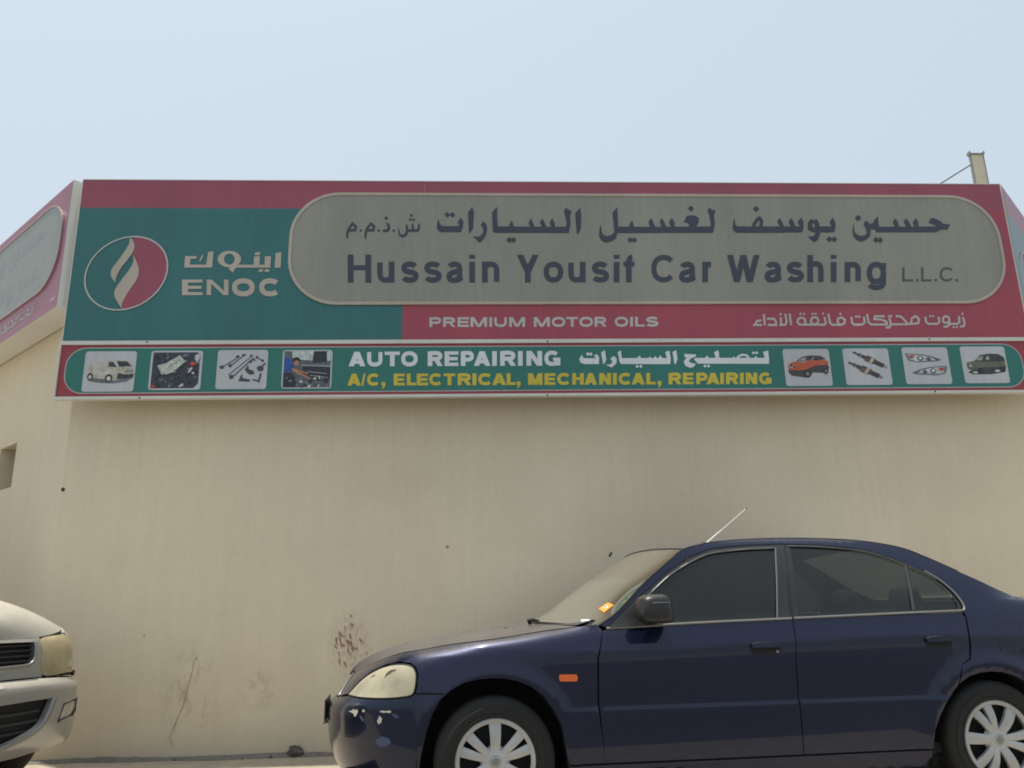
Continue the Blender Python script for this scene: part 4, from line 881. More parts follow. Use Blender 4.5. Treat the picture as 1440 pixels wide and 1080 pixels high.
# ------------------------------------------------------------------ steel post on the roof with its stay
PY = 7.6
pc = [on_plane(v, (0, PY, 0), NF) for v in ((1364.5, 219), (1381.5, 213), (1372, 261), (1392, 261))]
px0 = (pc[0].x+pc[2].x)/2; px1 = (pc[1].x+pc[3].x)/2; pz = (pc[0].z+pc[1].z)/2
post = empty('roof_post', 'cream steel post standing on the roof above the right end of the sign', 'post', ((px0+px1)/2, PY, 4.2))
hw = (px1-px0)/2; hp = pz-4.2
g = Geo(); g.box(-hw+.008, hw-.008, .0, .012, 0, hp-.012); g.build('web', M['col'], post)
for s_ in (-1, 1):
    g = Geo(); g.box(min(s_*hw, s_*(hw-.008)), max(s_*hw, s_*(hw-.008)), -.004, .03, 0, hp-.012); g.build('flange', M['coldark'], post)
g = Geo(); g.box(-hw-.006, hw+.006, -.012, .045, hp-.012, hp+.002); g.box(-hw-.006, -hw+.002, -.012, .045, hp+.002, hp+.026); g.box(hw-.002, hw+.006, -.012, .045, hp+.002, hp+.026); g.build('cap_plate', M['coldark'], post)
a = on_plane((1365.5, 231.5), (0, PY, 0), NF); b = on_plane((1318, 261), (0, PY, 0), NF); d_ = (b-a).normalized(); e_ = a+d_*((4.2-a.z)/d_.z)
g = Geo(); g.tube([a, e_], .008, 6); o = g.build('stay_rod', M['wire'], smooth=True); tag(o, 'thin grey stay running from the roof post down behind the sign', 'cable')
def panel(B, name, poly, m, parent, sgn=1, extra=0., spacing=(.05, .03), skirt=.014, shr=.0022, step=.03, label=None, rnd_=False):
    p = resample(poly, step); p = shrink(p, shr) if shr else ccw(p)
    V2, T2 = fill([p], spacing)
    V = []
    for u, z in V2:
        x, y, zz = B.P(u, z, extra); V.append((x, y*sgn, zz))
    F = [t if sgn > 0 else t[::-1] for t in T2]
    if skirt:
        e = {}
        for f in T2:
            for i in range(3):
                k = (f[i], f[(i+1) % 3]); e[tuple(sorted(k))] = e.get(tuple(sorted(k)), [])+[k]
        bd = [v[0] for v in e.values() if len(v) == 1]; idx = {}
        for a, b in bd:
            for q_ in (a, b):
                if q_ not in idx:
                    u, z = V2[q_]; x, y, zz = B.P(u, z, extra); x2, y2, z2 = B.P(u, z, extra+skirt); idx[q_] = len(V); V += [(x, y*sgn, zz), (x2, y2*sgn, z2)]
            A, C_2 = idx[a], idx[b]; f = (C_2, A, A+1, C_2+1); F.append(f if sgn > 0 else f[::-1])
    o = mesh(name, V, F, m, parent, smooth=True, sharp=38)
    NV = []
    for u, z in V2:
        a_ = B.P(u-.006, z, extra); b_ = B.P(u+.006, z, extra); c_ = B.P(u, z-.004, extra); d_ = B.P(u, z+.004, extra)
        nn = Vector((b_[0]-a_[0], b_[1]-a_[1], b_[2]-a_[2])).cross(Vector((d_[0]-c_[0], d_[1]-c_[1], d_[2]-c_[2]))); nn = nn.normalized() if nn.length > 1e-12 else Vector((0, -1, 0)); NV.append(Vector((nn.x, nn.y*sgn, nn.z)))
    me = o.data; LN = []; nt_ = len(T2)
    for pi, p in enumerate(me.polygons):
        for vi in p.vertices: LN.append(tuple(NV[vi]) if pi < nt_ else tuple(p.normal))
    me.normals_split_custom_set(LN)
    if label: o['label'] = label
    return o
def both(B, name, poly, m, parent, **k):
    return panel(B, name, poly, m, parent, 1, **k), panel(B, name, poly, m, parent, -1, **k)
def strip(B, name, path, m, parent, sgn, r, extra=-.002, n=8, flat_=1., label=None):
    g = Geo(); g.tube([(lambda p: (p[0], p[1]*sgn, p[2]))(B.P(u, z, extra)) for u, z in path], r, n, flat=flat_)
    return g.build(name, m, parent, smooth=True, sharp=60, label=label)
def interp_path(pts, n):
    L = [0]
    for a, b in zip(pts, pts[1:]): L.append(L[-1]+math.dist(a, b))
    fs = [pchip(L, [p[k] for p in pts]) for k in range(len(pts[0]))]
    return [tuple(f(L[-1]*i/n) for f in fs) for i in range(n+1)]
def cross_rows(E, C, n=14, p=2.3, q_=2.0):
    """rows across the car from the near edge point to the mirrored far one, bulging to the centre point"""
    rows = []
    for e, c_ in zip(E, C):
        r = []
        for k in range(2*n+1):
            s = 1-k/n; a = abs(s); y = e[1]*s
            r.append((c_[0]+(e[0]-c_[0])*a**q_, y, c_[1]+(e[2]-c_[1])*a**p))
        rows.append(r)
    return rows
def wheel(parent, x, y, r, rr, sgn, phase, w=.185, name='wheel', style='spoke'):
    t = bpy.data.objects.new(name, None); link(t, parent); t.location = (x, y, r); t.rotation_euler = (0, math.radians(phase), 0)
    g = Geo(); hw = w/2; s = sgn    # s=-1: outer face looks to -y
    prof = [(rr-.012, -hw+.02), (rr+.004, -hw+.004), (rr+.02, -hw-.002), (rr+.045, -hw-.004), (r-.035, -hw+.002), (r-.012, -hw+.014), (r-.003, -hw+.028), (r, -hw+.05), (r, hw-.05), (r-.012, hw-.014), (rr+.02, hw), (rr-.012, hw-.01)]
    prof = [(a, b if s < 0 else -b) for a, b in prof]; prof = prof if s < 0 else prof
    g.lathe(prof if s < 0 else prof[::-1], 64)
    for rg in (rr+.012, r-.05):
        g.lathe([(rg, (-hw-.0045)*(1 if s < 0 else -1)), (rg+.003, (-hw-.0065)*(1 if s < 0 else -1)), (rg+.006, (-hw-.0045)*(1 if s < 0 else -1))][::(1 if s < 0 else -1)], 64)
    g.build('tyre', M['tyre'], t, smooth=True, sharp=50)
    g = Geo(); f = (1 if s < 0 else -1)
    g.lathe([(0, f*(-hw+.07)), (rr-.03, f*(-hw+.06)), (rr-.012, f*(-hw+.03))][::f], 40); g.build('rim', M['under'], t, smooth=True)
    g = Geo()
    # outer hoop, dished hub and spokes in pairs and singles
    g.lathe([(rr-.020, f*(-hw+.035)), (rr-.022, f*(-hw+.010)), (rr-.014, f*(-hw+.003)), (rr-.002, f*(-hw+.002)), (rr+.002, f*(-hw+.008))][::f], 64)
    g.lathe([(.001, f*(-hw+.004)), (.020, f*(-hw+.003)), (.026, f*(-hw+.007)), (.030, f*(-hw+.002)), (.036, f*(-hw+.003)), (.060, f*(-hw+.014)), (.072, f*(-hw+.03))][::f], 40)
    for k in range(3):
        for da, w0_, w1_ in ((90, .043, .060), (90+60-13, .031, .048), (90+60+13, .031, .048)):
            a = math.radians(da+120*k); ca_, sa_ = math.cos(a), math.sin(a); rows = []
            for t_ in range(7):
                tt = t_/6; R0 = .040+(rr-.012-.040)*tt; ww = (w0_+(w1_-w0_)*tt)/2; yy = -hw+.010-.016*math.sin(math.pi*min(1, tt*1.05))*1.0+.002
                row = []
                for d_, dy in ((-1, .022), (-1, .004), (-.78, 0), (0, -.0015), (.78, 0), (1, .004), (1, .022)):
                    row.append((R0*ca_-ww*d_*sa_, f*(yy+dy), R0*sa_+ww*d_*ca_))
                rows.append(row)
            g.grid(rows, flip=(f < 0))
    g.build('hubcap', M['cap'], t, smooth=True, sharp=40)
    g = Geo(); g.lathe([(0, f*(-hw+.0015)), (.012, f*(-hw+.001)), (.019, f*(-hw+.002)), (.020, f*(-hw+.004))][::f], 24); g.build('cap_badge', M['chrome'], t, smooth=True)
    return t
def seat_at(parent, x, y, z=.42):
    g = Geo()
    def rb(cx, cy, cz, sx, sy, sz, rx=0):
        rows = []; n1, n2 = 16, 9
        for j in range(n2+1):
            ph_ = -math.pi/2+math.pi*j/n2; r = []
            for i in range(n1+1):
                a = 2*math.pi*i/n1; f = lambda v, p: math.copysign(abs(v)**p, v)
                vx = f(math.cos(ph_), .4)*f(math.cos(a), .4)*sx; vy = f(math.cos(ph_), .4)*f(math.sin(a), .4)*sy; vz = f(math.sin(ph_), .5)*sz
                r.append((cx+vx*math.cos(rx)+vz*math.sin(rx), cy+vy, cz-vx*math.sin(rx)+vz*math.cos(rx)))
            rows.append(r)
        g.grid(rows, flip=True)
    rb(x-.02, y, z, .25, .24, .09); rb(x+.24, y, z+.33, .07, .23, .30, .28); rb(x+.345, y, z+.695, .045, .125, .085, .2)
    g.tube([(x+.31, y-.05, z+.58), (x+.335, y-.05, z+.66)], .006, 6); g.tube([(x+.31, y+.05, z+.58), (x+.335, y+.05, z+.66)], .006, 6)
    return g.build('seat', M['seat'], parent, smooth=True, sharp=60)

# ------------------------------------------------------------------ dark blue saloon
CA = 0.090723; CO = (0.0010, 5.0530)
car = empty('parked_car', 'dark blue four-door saloon with dusty bonnet and yellowed headlamp, parked along the wall', 'car', (CO[0], CO[1], 0), CA)
def at_car(px, w):
    n_ = Vector((-math.sin(CA), math.cos(CA), 0)); c_ = Vector((math.cos(CA), math.sin(CA), 0)); O_ = Vector((CO[0], CO[1], 0))
    p = on_plane(px, O_+n_*(w-.83), n_)-O_; return (p.dot(c_), p.dot(n_), p.z)
B = Body(SEDAN_PLAN, 0.0, SEDAN_COLS, SEDAN_BUMPS); U0, U1 = B.u0, B.u1
BLUE = M['blue']
archF = [(.372, .17), (.372, .25), (.361, .314), (.339, .442), (.300, .515), (.257, .574), (.197, .620), (.128, .648), (.064, .660), (0, .663), (-.066, .658), (-.130, .643), (-.190, .612), (-.239, .572), (-.278, .510), (-.307, .43), (-.335, .31), (-.342, .25), (-.342, .17)]
archR = [(2.995, .17), (2.995, .25), (2.985, .33), (2.955, .42), (2.905, .50), (2.838, .56), (2.758, .600), (2.695, .618), (2.631, .624), (2.565, .619), (2.498, .604), (2.445, .574), (2.397, .532), (2.345, .478), (2.300, .418), (2.262, .35), (2.248, .302), (2.240, .17)]
hl = smooth_poly([(-.856, .580), (-.804, .639), (-.737, .681), (-.62, .716), (-.486, .732), (-.401, .726), (-.369, .702), (-.362, .668), (-.367, .620), (-.383, .596), (-.441, .586), (-.517, .581), (-.674, .578)], (0,))
doorF = [(.568, .870), (.534, .742), (.526, .533), (.548, .262)]
doorM = [(1.582, .900), (1.556, .700), (1.552, .526), (1.556, .262)]
doorR = [(2.545, .924), (2.563, .900), (2.541, .819), (2.533, .748), (2.517, .690), (2.470, .664)]
SILLZ = .262
# painted panels, near side then far side
hoodE = [(U0+.005, .652), (-1.25, .662), (-1.10, .686), (-.99, .706), (-.80, .738), (-.631, .768), (-.50, .784), (-.366, .797), (-.172, .824), (.008, .842), (.279, .877), (.40, .889), (.45, .894)]
fend = [(.552, SILLZ), (.372, SILLZ)]+archF[2:14]+[(-.228, .600), (-.362, .603)]+[(-.354, .64), (-.352, .69), (-.368, .722), (-.40, .738), (-.486, .743), (-.62, .727), (-.745, .692), (-.815, .648), (-.868, .582), (-1.03, .562), (-1.12, .61), (-1.18, .668)]+[(a, b-.001) for a, b in hoodE[2:]]+[(.545, .905), (.572, .875)]+[(.530, .742), (.522, .533)]
both(B, 'fender', fend, BLUE, car, spacing=(.05, .012), step=.022)
bump_low = [(U0, .16), (-.342, .16), (-.342, .25)]+archF[::-1][2:6]+[(-.226, .597), (-.365, .600), (-.383, .588), (-.441, .580), (-.517, .575), (-.674, .572), (-.868, .574), (-1.03, .556), (U0, .552)]
both(B, 'front_bumper', bump_low, BLUE, car, spacing=(.04, .022), step=.025, shr=.0015)
fd = [(.548, SILLZ), (1.556, SILLZ)]+doorM[::-1][1:]+[(1.582, .906), (1.05, .893), (.60, .879)]+doorF[:3]
dF = both(B, 'front_door', fd, BLUE, car, spacing=(.06, .012))
rd = [(1.556, SILLZ), (2.246, SILLZ), (2.262, .35), (2.300, .418), (2.345, .478), (2.397, .532), (2.430, .562), (2.455, .64)]+doorR[::-1]+[(1.582, .906)]+doorM[:3]
dR = both(B, 'rear_door', rd, BLUE, car, spacing=(.06, .012))
rail_out = [(.560, .897), (.647, .948), (.728, 1.016), (.816, 1.094), (.956, 1.196), (1.079, 1.281), (1.16, 1.302), (1.28, 1.322), (1.45, 1.334), (1.65, 1.340), (1.9, 1.337), (2.1, 1.326), (2.25, 1.306), (2.386, 1.276), (2.493, 1.228), (2.654, 1.143), (2.826, 1.055), (2.95, 1.002), (3.02, .985)]
dlo_top = [(.600, .886), (.706, .973), (.808, 1.050), (.969, 1.168), (1.108, 1.241), (1.223, 1.280), (1.332, 1.292), (1.45, 1.300), (1.64, 1.306), (1.80, 1.301), (1.964, 1.290), (2.06, 1.279), (2.159, 1.262), (2.25, 1.232), (2.331, 1.197), (2.42, 1.150), (2.489, 1.106), (2.535, 1.050), (2.556, 1.020), (2.570, .964), (2.560, .928)]
side = rail_out+[(3.2, .988), (3.6, .985), (4.0, .975), (U1, .97), (U1, .60), (3.35, .60), (3.05, .60), (2.90, .515)]+archR[5:12]+[(2.436, .566), (2.462, .658), (2.52, .685), (2.540, .745), (2.547, .819), (2.569, .905)]+dlo_top[::-1]
both(B, 'side_frame', side, BLUE, car, spacing=(.05, .012), step=.024, shr=.001)
sill = [(.372, .17), (2.24, .17), (2.246, SILLZ-.006), (.374, SILLZ-.006)]
both(B, 'sill', sill, BLUE, car, spacing=(.1, .03), extra=.004)
both(B, 'rear_bumper', [(2.995, .17), (U1, .17), (U1, .595), (3.35, .595), (3.05, .595), (2.905, .508), (2.955, .42), (2.985, .33), (2.995, .25)], BLUE, car, spacing=(.05, .03))
both(B, 'tail_light', [(3.62, .70), (4.0, .70), (4.0, .88), (3.62, .90)], M['red_lens'], car, extra=-.004, skirt=.008)
# dark inner shell seen through the gaps, wheel housings, floor
for s_ in (1, -1):
    inner = [(U0, .17), (-.345, .17)]+archF[::-1][1:-1]+[(.372, .17), (2.24, .17)]+archR[::-1][1:-1]+[(2.995, .17), (U1, .17), (U1, .90), (3.0, .90), (2.5, .88), (1.5, .87), (.55, .845), (.28, .84), (0, .805), (-.36, .75), (-.8, .62), (U0, .60)]
    panel(B, 'inner_shell', inner, M['under'], car, s_, extra=.022, spacing=(.08, .04), skirt=0, shr=0)
for ax, az in ((0.017, .285), (2.622, .275)):
    for s_ in (-1, 1):
        g = Geo(); rows = []
        for k in range(25):
            a = math.pi*1.16*k/24-.08*math.pi; r_ = .372
            rows.append([(ax+r_*math.cos(a), s_*.822, az+r_*math.sin(a)), (ax+r_*math.cos(a), s_*.50, az+r_*math.sin(a))])
        g.grid(rows, flip=s_ > 0); k0 = [i*2+1 for i in range(25)]; g.F.append(tuple(k0[::(1 if s_ > 0 else -1)])); g.M.append(0)
        g.build('wheel_housing', M['under'], car)
g = Geo(); g.box(-.70, 3.5, -.72, .72, .19, .23); g.box(.45, 2.9, -.76, .76, .23, .28); g.box(.40, .47, -.74, .74, .3, .86); g.box(2.5, 2.56, -.70, .70, .3, .90); g.box(2.56, 3.2, -.66, .66, .895, .915); g.build('floor', M['under'], car)
# bonnet
HC = [(-.712, .652), (-.700, .672), (-.668, .706), (-.632, .728), (-.560, .762), (-.45, .795), (-.36, .815), (-.250, .833), (-.10, .854), (.03, .870), (.22, .890), (.33, .898), (.37, .900)]
HE = [B.P(u, z+.0005) for u, z in hoodE]; HE = [(x, min(y+.003, -.0) if i else -.03, z) for i, (x, y, z) in enumerate(HE)]
def refine(rows_pts, n): return interp_path(rows_pts, n)
HE2 = refine(HE, 30); HC2 = refine(HC, 30)
rows = cross_rows(HE2, HC2, 16, 2.2, 2.0)
g = Geo(); g.grid(rows, flip=False)
lip = [[rows[0][k], (rows[0][k][0]+.006, rows[0][k][1], rows[0][k][2]-.02)] for k in range(len(rows[0]))]; g.grid(lip, flip=False)
for s_ in (0, -1): e_ = [[r[s_], (r[s_][0], r[s_][1]*.985, r[s_][2]-.02)] for r in rows]; g.grid(e_, flip=(s_ == 0))
hood = g.build('bonnet', BLUE, car, smooth=True, sharp=40)
for yy, xx in ((-.30, .19), (-.20, .16)):
    g = Geo(); g.lathe([(0, -.012), (.011, -.009), (.014, .0)], 10, M=Matrix.Rotation(-math.pi/2, 4, 'X')); o = g.build('washer_jet', M['black'], hood, smooth=True)
    o.location = (xx, yy, HC2[-5][1]-.014); o.scale = (1, 1, 1)
# nose: slatted grille in a bright surround
both(B, 'grille', [(U0, .552), (-1.035, .560), (-1.125, .606), (-1.185, .652), (U0, .652)], M['black'], car, extra=.012, skirt=.02, spacing=(.05, .02))
for s_ in (1, -1): strip(B, 'grille_surround', [(U0, .556), (-1.20, .556), (-1.08, .560), (-1.036, .566), (-1.08, .592), (-1.13, .616), (-1.19, .650), (U0, .652)], M['chrome'], car, s_, .008, -.004)
for zz in (.585, .612):
    for s_ in (1, -1): strip(B, 'grille_slat', [(U0, zz), (-1.2, zz), (-1.11, zz)], M['under'], car, s_, .004, .003)
# headlamps
for s_ in (1, -1):
    panel(B, 'headlight', hl, M['lens'], car, s_, extra=.0, spacing=(.04, .018), skirt=.02, shr=.003, step=.02, label='yellowed hazy headlamp')
    panel(B, 'reflector', hl, M['reflector'], car, s_, extra=.035, spacing=(.04, .018), skirt=0, shr=.004, step=.02)
    for (u_, z_, r_) in ((-.50, .655, .055), (-.66, .640, .040)):
        c0 = Vector(B.P(u_, z_, .050)); c1 = Vector(B.P(u_, z_, -.01)); c0.y *= s_; c1.y *= s_; Mx = Matrix.Translation(c0) @ (c1-c0).to_track_quat('Y', 'Z').to_matrix().to_4x4()
        g = Geo(); g.lathe([(0, -.02), (r_*.5, -.014), (r_*.85, .004), (r_, .024)], 20, M=Mx); g.build('lamp_bowl', M['reflector'], car, smooth=True)
        g = Geo(); g.lathe([(0, .034), (r_*.2, .028), (r_*.24, .0), (0, -.012)], 12, M=Mx); g.build('bulb', M['bulb'], car, smooth=True)
    strip(B, 'headlight_seal', [(a, b) for a, b in hl+[hl[0]]], M['rubber'], car, s_, .0035, .003, 6)
# number plate on the bumper, seen edge-on
g = Geo(); g.box(-.832, -.825, -.17, .17, .42, .53); g.add([(-.81, -.17, .415), (-.840, -.172, .405), (-.840, .172, .405), (-.81, .17, .415)], [(0, 1, 2, 3), (3, 2, 1, 0)]); g.build('number_plate', M['black'], car)
# scuffs on the bumper corner
def decal(name, pts, m, ex=-.0012, label=None):
    p = [tuple(q) for q in pts]; V2, T2 = fill([p]); V = [B.P(u, z, ex) for u, z in V2]; o = mesh(name, V, T2, m, car, smooth=True)
    if label: o['label'] = label
    return o
decal('paint_chip', [(-.775, .512), (-.745, .515), (-.725, .524), (-.705, .520), (-.692, .526), (-.684, .515), (-.692, .503), (-.703, .492), (-.714, .490), (-.722, .503)], M['scar'], label='pale chipped patch on the bumper corner')
decal('paint_chip', [(-.650, .527), (-.635, .525), (-.638, .514), (-.655, .516)], M['scar']); decal('paint_chip', [(-.672, .500), (-.655, .497), (-.640, .478), (-.652, .470), (-.668, .486)], M['scar2'])
decal('paint_chip', [(-.545, .521), (-.53, .527), (-.51, .525), (-.488, .528), (-.478, .522), (-.488, .516), (-.505, .519), (-.52, .516)], M['scar']); decal('paint_chip', [(-.543, .503), (-.528, .492), (-.532, .473), (-.548, .464), (-.557, .478)], M['scar'])
decal('scuff', [(-.48, .514), (-.455, .510), (-.44, .500), (-.455, .492)], M['scar2'])
decal('scuff', [(-.55, .400), (-.525, .412), (-.49, .402), (-.48, .385), (-.505, .368), (-.54, .362), (-.56, .378), (-.57, .392)], M['scar2'], label='faded scuff low on the bumper')
# side marker, fuel flap outline, door handles
g = Geo(); mk = [(.338, .642), (.418, .640), (.424, .648), (.424, .664), (.418, .672), (.340, .673), (.334, .665), (.334, .650)]
panel(B, 'side_marker', mk, M['orange'], car, 1, extra=-.010, skirt=.014, shr=0, spacing=(.02, .01)); panel(B, 'side_marker', mk, M['orange'], car, -1, extra=-.010, skirt=.014, shr=0, spacing=(.02, .01))
def handle(door, sg, u0, u1, zt, zb):
    rec = superellipse(u0, u1, zb, zt, .022, 5); panel(B, 'handle_recess', rec, M['under'], door, sg, extra=-.001, skirt=0, shr=0, spacing=(.03, .01))
    flp = smooth_poly([(u0+.004, zt-.024), (u0+.008, zt-.006), (u0+.05, zt+.001), (u1-.05, zt+.002), (u1-.008, zt-.004), (u1-.004, zt-.022), (u1-.03, zt-.027), (u0+.03, zt-.027)]); panel(B, 'handle', flp, BLUE, door, sg, extra=-.016, skirt=.016, shr=0, spacing=(.03, .008), step=.01)
for k, sg in enumerate((1, -1)):
    handle(dF[k], sg, 1.322, 1.482, .800, .738); handle(dR[k], sg, 2.282, 2.436, .806, .750)
x_, y_, z_ = B.P(1.462, .752, -.004); g = Geo(); g.lathe([(0, -.004), (.007, -.003), (.009, 0)], 12); o = g.build('door_lock', M['chrome'], dF[0], smooth=True); o.location = (x_, y_, z_)
strip(B, 'fuel_flap_seam', [(2.712, .720), (2.706, .80), (2.709, .85), (2.722, .865), (2.80, .868), (2.86, .866), (2.87, .85), (2.868, .73), (2.85, .716), (2.73, .714)], M['under'], car, 1, .0022, .0008, 5)
# glass
gf = [(.655, .898), (1.500, .914), (1.552, 1.10), (1.606, 1.276), (1.45, 1.272), (1.332, 1.263), (1.226, 1.250), (1.116, 1.211), (.980, 1.141), (.822, 1.024), (.724, .950)]
gr = [(1.624, .918), (2.270, .936), (2.305, 1.06), (2.335, 1.180), (2.25, 1.216), (2.159, 1.246), (2.06, 1.264), (1.964, 1.274), (1.80, 1.284), (1.698, 1.286), (1.662, 1.10)]
gq = [(2.292, .936), (2.535, .936), (2.548, .962), (2.540, 1.010), (2.520, 1.048), (2.475, 1.094), (2.42, 1.132), (2.356, 1.168), (2.325, 1.06)]
for s_ in (1, -1):
    panel(B, 'side_window', gf, M['tint'], car, s_, extra=.010, skirt=0, shr=0, label='dark tinted front door window'); panel(B, 'side_window', gr, M['tintr'], car, s_, extra=.010, skirt=0, shr=0, label='dark tinted rear door window'); panel(B, 'quarter_window', gq, M['tintr'], car, s_, extra=.010, skirt=0, shr=0)
    # black door frames round the glass
    fr = [dlo_top+[(1.585, .910)], ]
    outer = dlo_top+[(2.2, .922), (1.585, .906), (1.05, .893)]
    for nm, hole in (('a', gf), ('b', gr), ('c', gq)): pass
    Vv, Tt = [], []
    # frame ring made by filling the outer outline and leaving out triangles that fall on glass
    V2 = []; F2 = []
    o_ = ccw(shrink(resample(outer, .03), .0015)); hs = [ccw(resample(h, .03)) for h in (gf, gr, gq)]
    pts = [Vector(q) for q in o_]; edges = [(i, (i+1) % len(o_)) for i in range(len(o_))]
    for h in hs:
        k0 = len(pts); pts += [Vector(q) for q in h]; edges += [(k0+i, k0+(i+1) % len(h)) for i in range(len(h))]
    r_ = delaunay_2d_cdt(pts, edges, [], 0, 1e-6)
    Vp = [(v.x, v.y) for v in r_[0]]
    for f in r_[2]:
        cx_ = sum(Vp[i][0] for i in f)/3; cz_ = sum(Vp[i][1] for i in f)/3
        if inside((cx_, cz_), o_) and not any(inside((cx_, cz_), h) for h in hs): F2.append(tuple(f) if s_ > 0 else tuple(f)[::-1])
    P3 = [B.P(u, z, .004) for u, z in Vp]
    mesh('window_frame', [(x, y*s_, z) for x, y, z in P3], F2, M['black'], car, smooth=True, sharp=50)
    strip(B, 'waist_trim', interp_path([(.592, .882), (1.05, .899), (1.578, .911)], 20), M['chrome'] if s_ else M['trim'], car, s_, .0065, -.003, 8)
    strip(B, 'waist_trim', interp_path([(1.590, .912), (2.1, .923), (2.552, .932)], 20), M['chrome'], car, s_, .0065, -.003, 8)
    strip(B, 'window_trim', interp_path([(.630, .889), (.724, .955), (.822, 1.030), (.980, 1.147), (1.116, 1.217), (1.228, 1.256), (1.332, 1.269), (1.45, 1.278), (1.608, 1.283)], 40), M['trim'], car, s_, .0050, .001, 6)
    strip(B, 'window_trim', interp_path([(1.69, 1.294), (1.80, 1.292), (1.964, 1.281), (2.06, 1.270), (2.159, 1.253), (2.25, 1.223), (2.331, 1.188), (2.42, 1.141), (2.489, 1.098)], 36), M['trim'], car, s_, .0035, .001, 6)
    strip(B, 'window_trim', [(1.610, 1.283), (1.555, 1.10), (1.502, .912)], M['trim'], car, s_, .005, .001, 6)
    strip(B, 'window_trim', interp_path([(2.440, 1.146), (2.502, 1.100), (2.548, 1.046), (2.568, 1.010), (2.580, .962), (2.572, .937), (2.552, .931)], 24), M['chrome'], car, s_, .0055, -.003, 8)
    strip(B, 'door_gap', [(1.584, .912), (1.619, 1.095), (1.668, 1.292)], M['under'], car, s_, .004, .0015, 6)
    strip(B, 'window_divider', [(2.284, .936), (2.316, 1.06), (2.346, 1.18)], M['black'], car, s_, .010, .004, 8, .5)
    strip(B, 'drip_rail', interp_path(rail_out[:16], 60), M['under'], car, s_, .0035, .002, 6)
# roof, windscreen, rear window
LT = [B.P(u, z, .002) for u, z in rail_out]
def edge_pts(i0, i1, n): return interp_path(LT[i0:i1+1], n)
def bulged(E, bx, bz, n=14, p=2.0):
    return [[(e[0]+bx(t)*(1-abs(1-k/n)**p), e[1]*(1-k/n), e[2]+bz(t)*(1-abs(1-k/n)**2.2)) for k in range(2*n+1)] for t, e in ((i/(len(E)-1), e) for i, e in enumerate(E))]
RE = edge_pts(5, 13, 28)
roof_rows = bulged(RE, lambda t: -.055*(1-t)**2-.02*(1-t)+.03*t*t, lambda t: .026+.016*math.sin(math.pi*t))
g = Geo(); g.grid(roof_rows); roof = g.build('roof', BLUE, car, smooth=True, sharp=50)
WE = edge_pts(0, 5, 16)
ws = bulged(WE, lambda t: -.205*(1-t)-.075*t, lambda t: .016*(1-t)+.026*t)
ws[-1] = [(x, y, z) for (x, y, z) in roof_rows[0]]
g = Geo(); cut = 9; g.grid(ws[:cut+1]); wsd = g.build('windscreen', M['wind'], car, smooth=True); g = Geo(); g.grid(ws[cut:]); g.build('sun_strip', M['band'], wsd, smooth=True)
g = Geo(); g.tube([(x, y, z+.002) for x, y, z in roof_rows[0]], .003, 6); g.tube([(x-.004, y, z) for x, y, z in [r[0] for r in ws]], .005, 6); g.tube([(x-.004, y, z) for x, y, z in [r[-1] for r in ws]], .005, 6); g.build('windscreen_seal', M['rubber'], car, smooth=True)
BE = edge_pts(13, 17, 12)
bk = bulged(BE, lambda t: .03+.10*t, lambda t: .026-.006*t); bk[0] = list(roof_rows[-1])
g = Geo(); g.grid(bk); g.build('rear_window', glass('rear_glass', (.6, .64, .58), .12), car, smooth=True)
# cowl, deck
cw = [[(r[0]-.012, r[1], r[2]-.004) for r in ws[0]], [(r[0]-.10, r[1]*.97, r[2]-.012) for r in ws[0]]]
g = Geo(); rows2 = []
for k in range(len(ws[0])):
    a_ = ws[0][k]; b_ = rows[-1][int(round(k*(len(rows[-1])-1)/(len(ws[0])-1)))]; rows2.append([(a_[0], a_[1], a_[2]), ((a_[0]+b_[0])/2, (a_[1]+b_[1])/2, min(a_[2], b_[2])-.012), (b_[0]-.004, b_[1], b_[2]-.012)])
g.grid(rows2, flip=True); g.build('cowl', M['black'], car, smooth=True)
g = Geo()
DE = [B.P(u, z) for u, z in ((2.94, 1.0), (3.02, .985), (3.2, .988), (3.6, .985), (4.0, .975), (U1-.02, .97))]; DC = [(3.06, 1.005), (3.14, 1.003), (3.28, 1.006), (3.45, 1.002), (3.54, .992), (3.575, .972)]
g.grid(cross_rows(interp_path(DE, 14), interp_path(DC, 14), 12, 2.5, 2.0)); g.build('boot_lid', BLUE, car, smooth=True)
# wipers
def poly3(pts): return [Vector(p) for p in pts]
for (a0, a1, a2) in (((.40, -.14, .918), (.42, .10, .925), (.44, .30, .93)),):
    g = Geo(); g.tube([a0, ((a0[0]+a1[0])/2, (a0[1]+a1[1])/2, a0[2]+.008), a1], [.008, .006, .005], 6); g.tube([(a1[0]-.02, a1[1]-.2, a1[2]-.006), a1, a2], .005, 6); g.build('wiper', M['black'], car, smooth=True)
g = Geo(); g.tube([(.325, -.03, .900), (.315, -.045, .918), (.34, -.07, .924), (.38, -.10, .914)], [.010, .013, .010, .006], 8); g.build('wiper', M['black'], car, smooth=True, label='black wiper pivot standing up behind the bonnet')
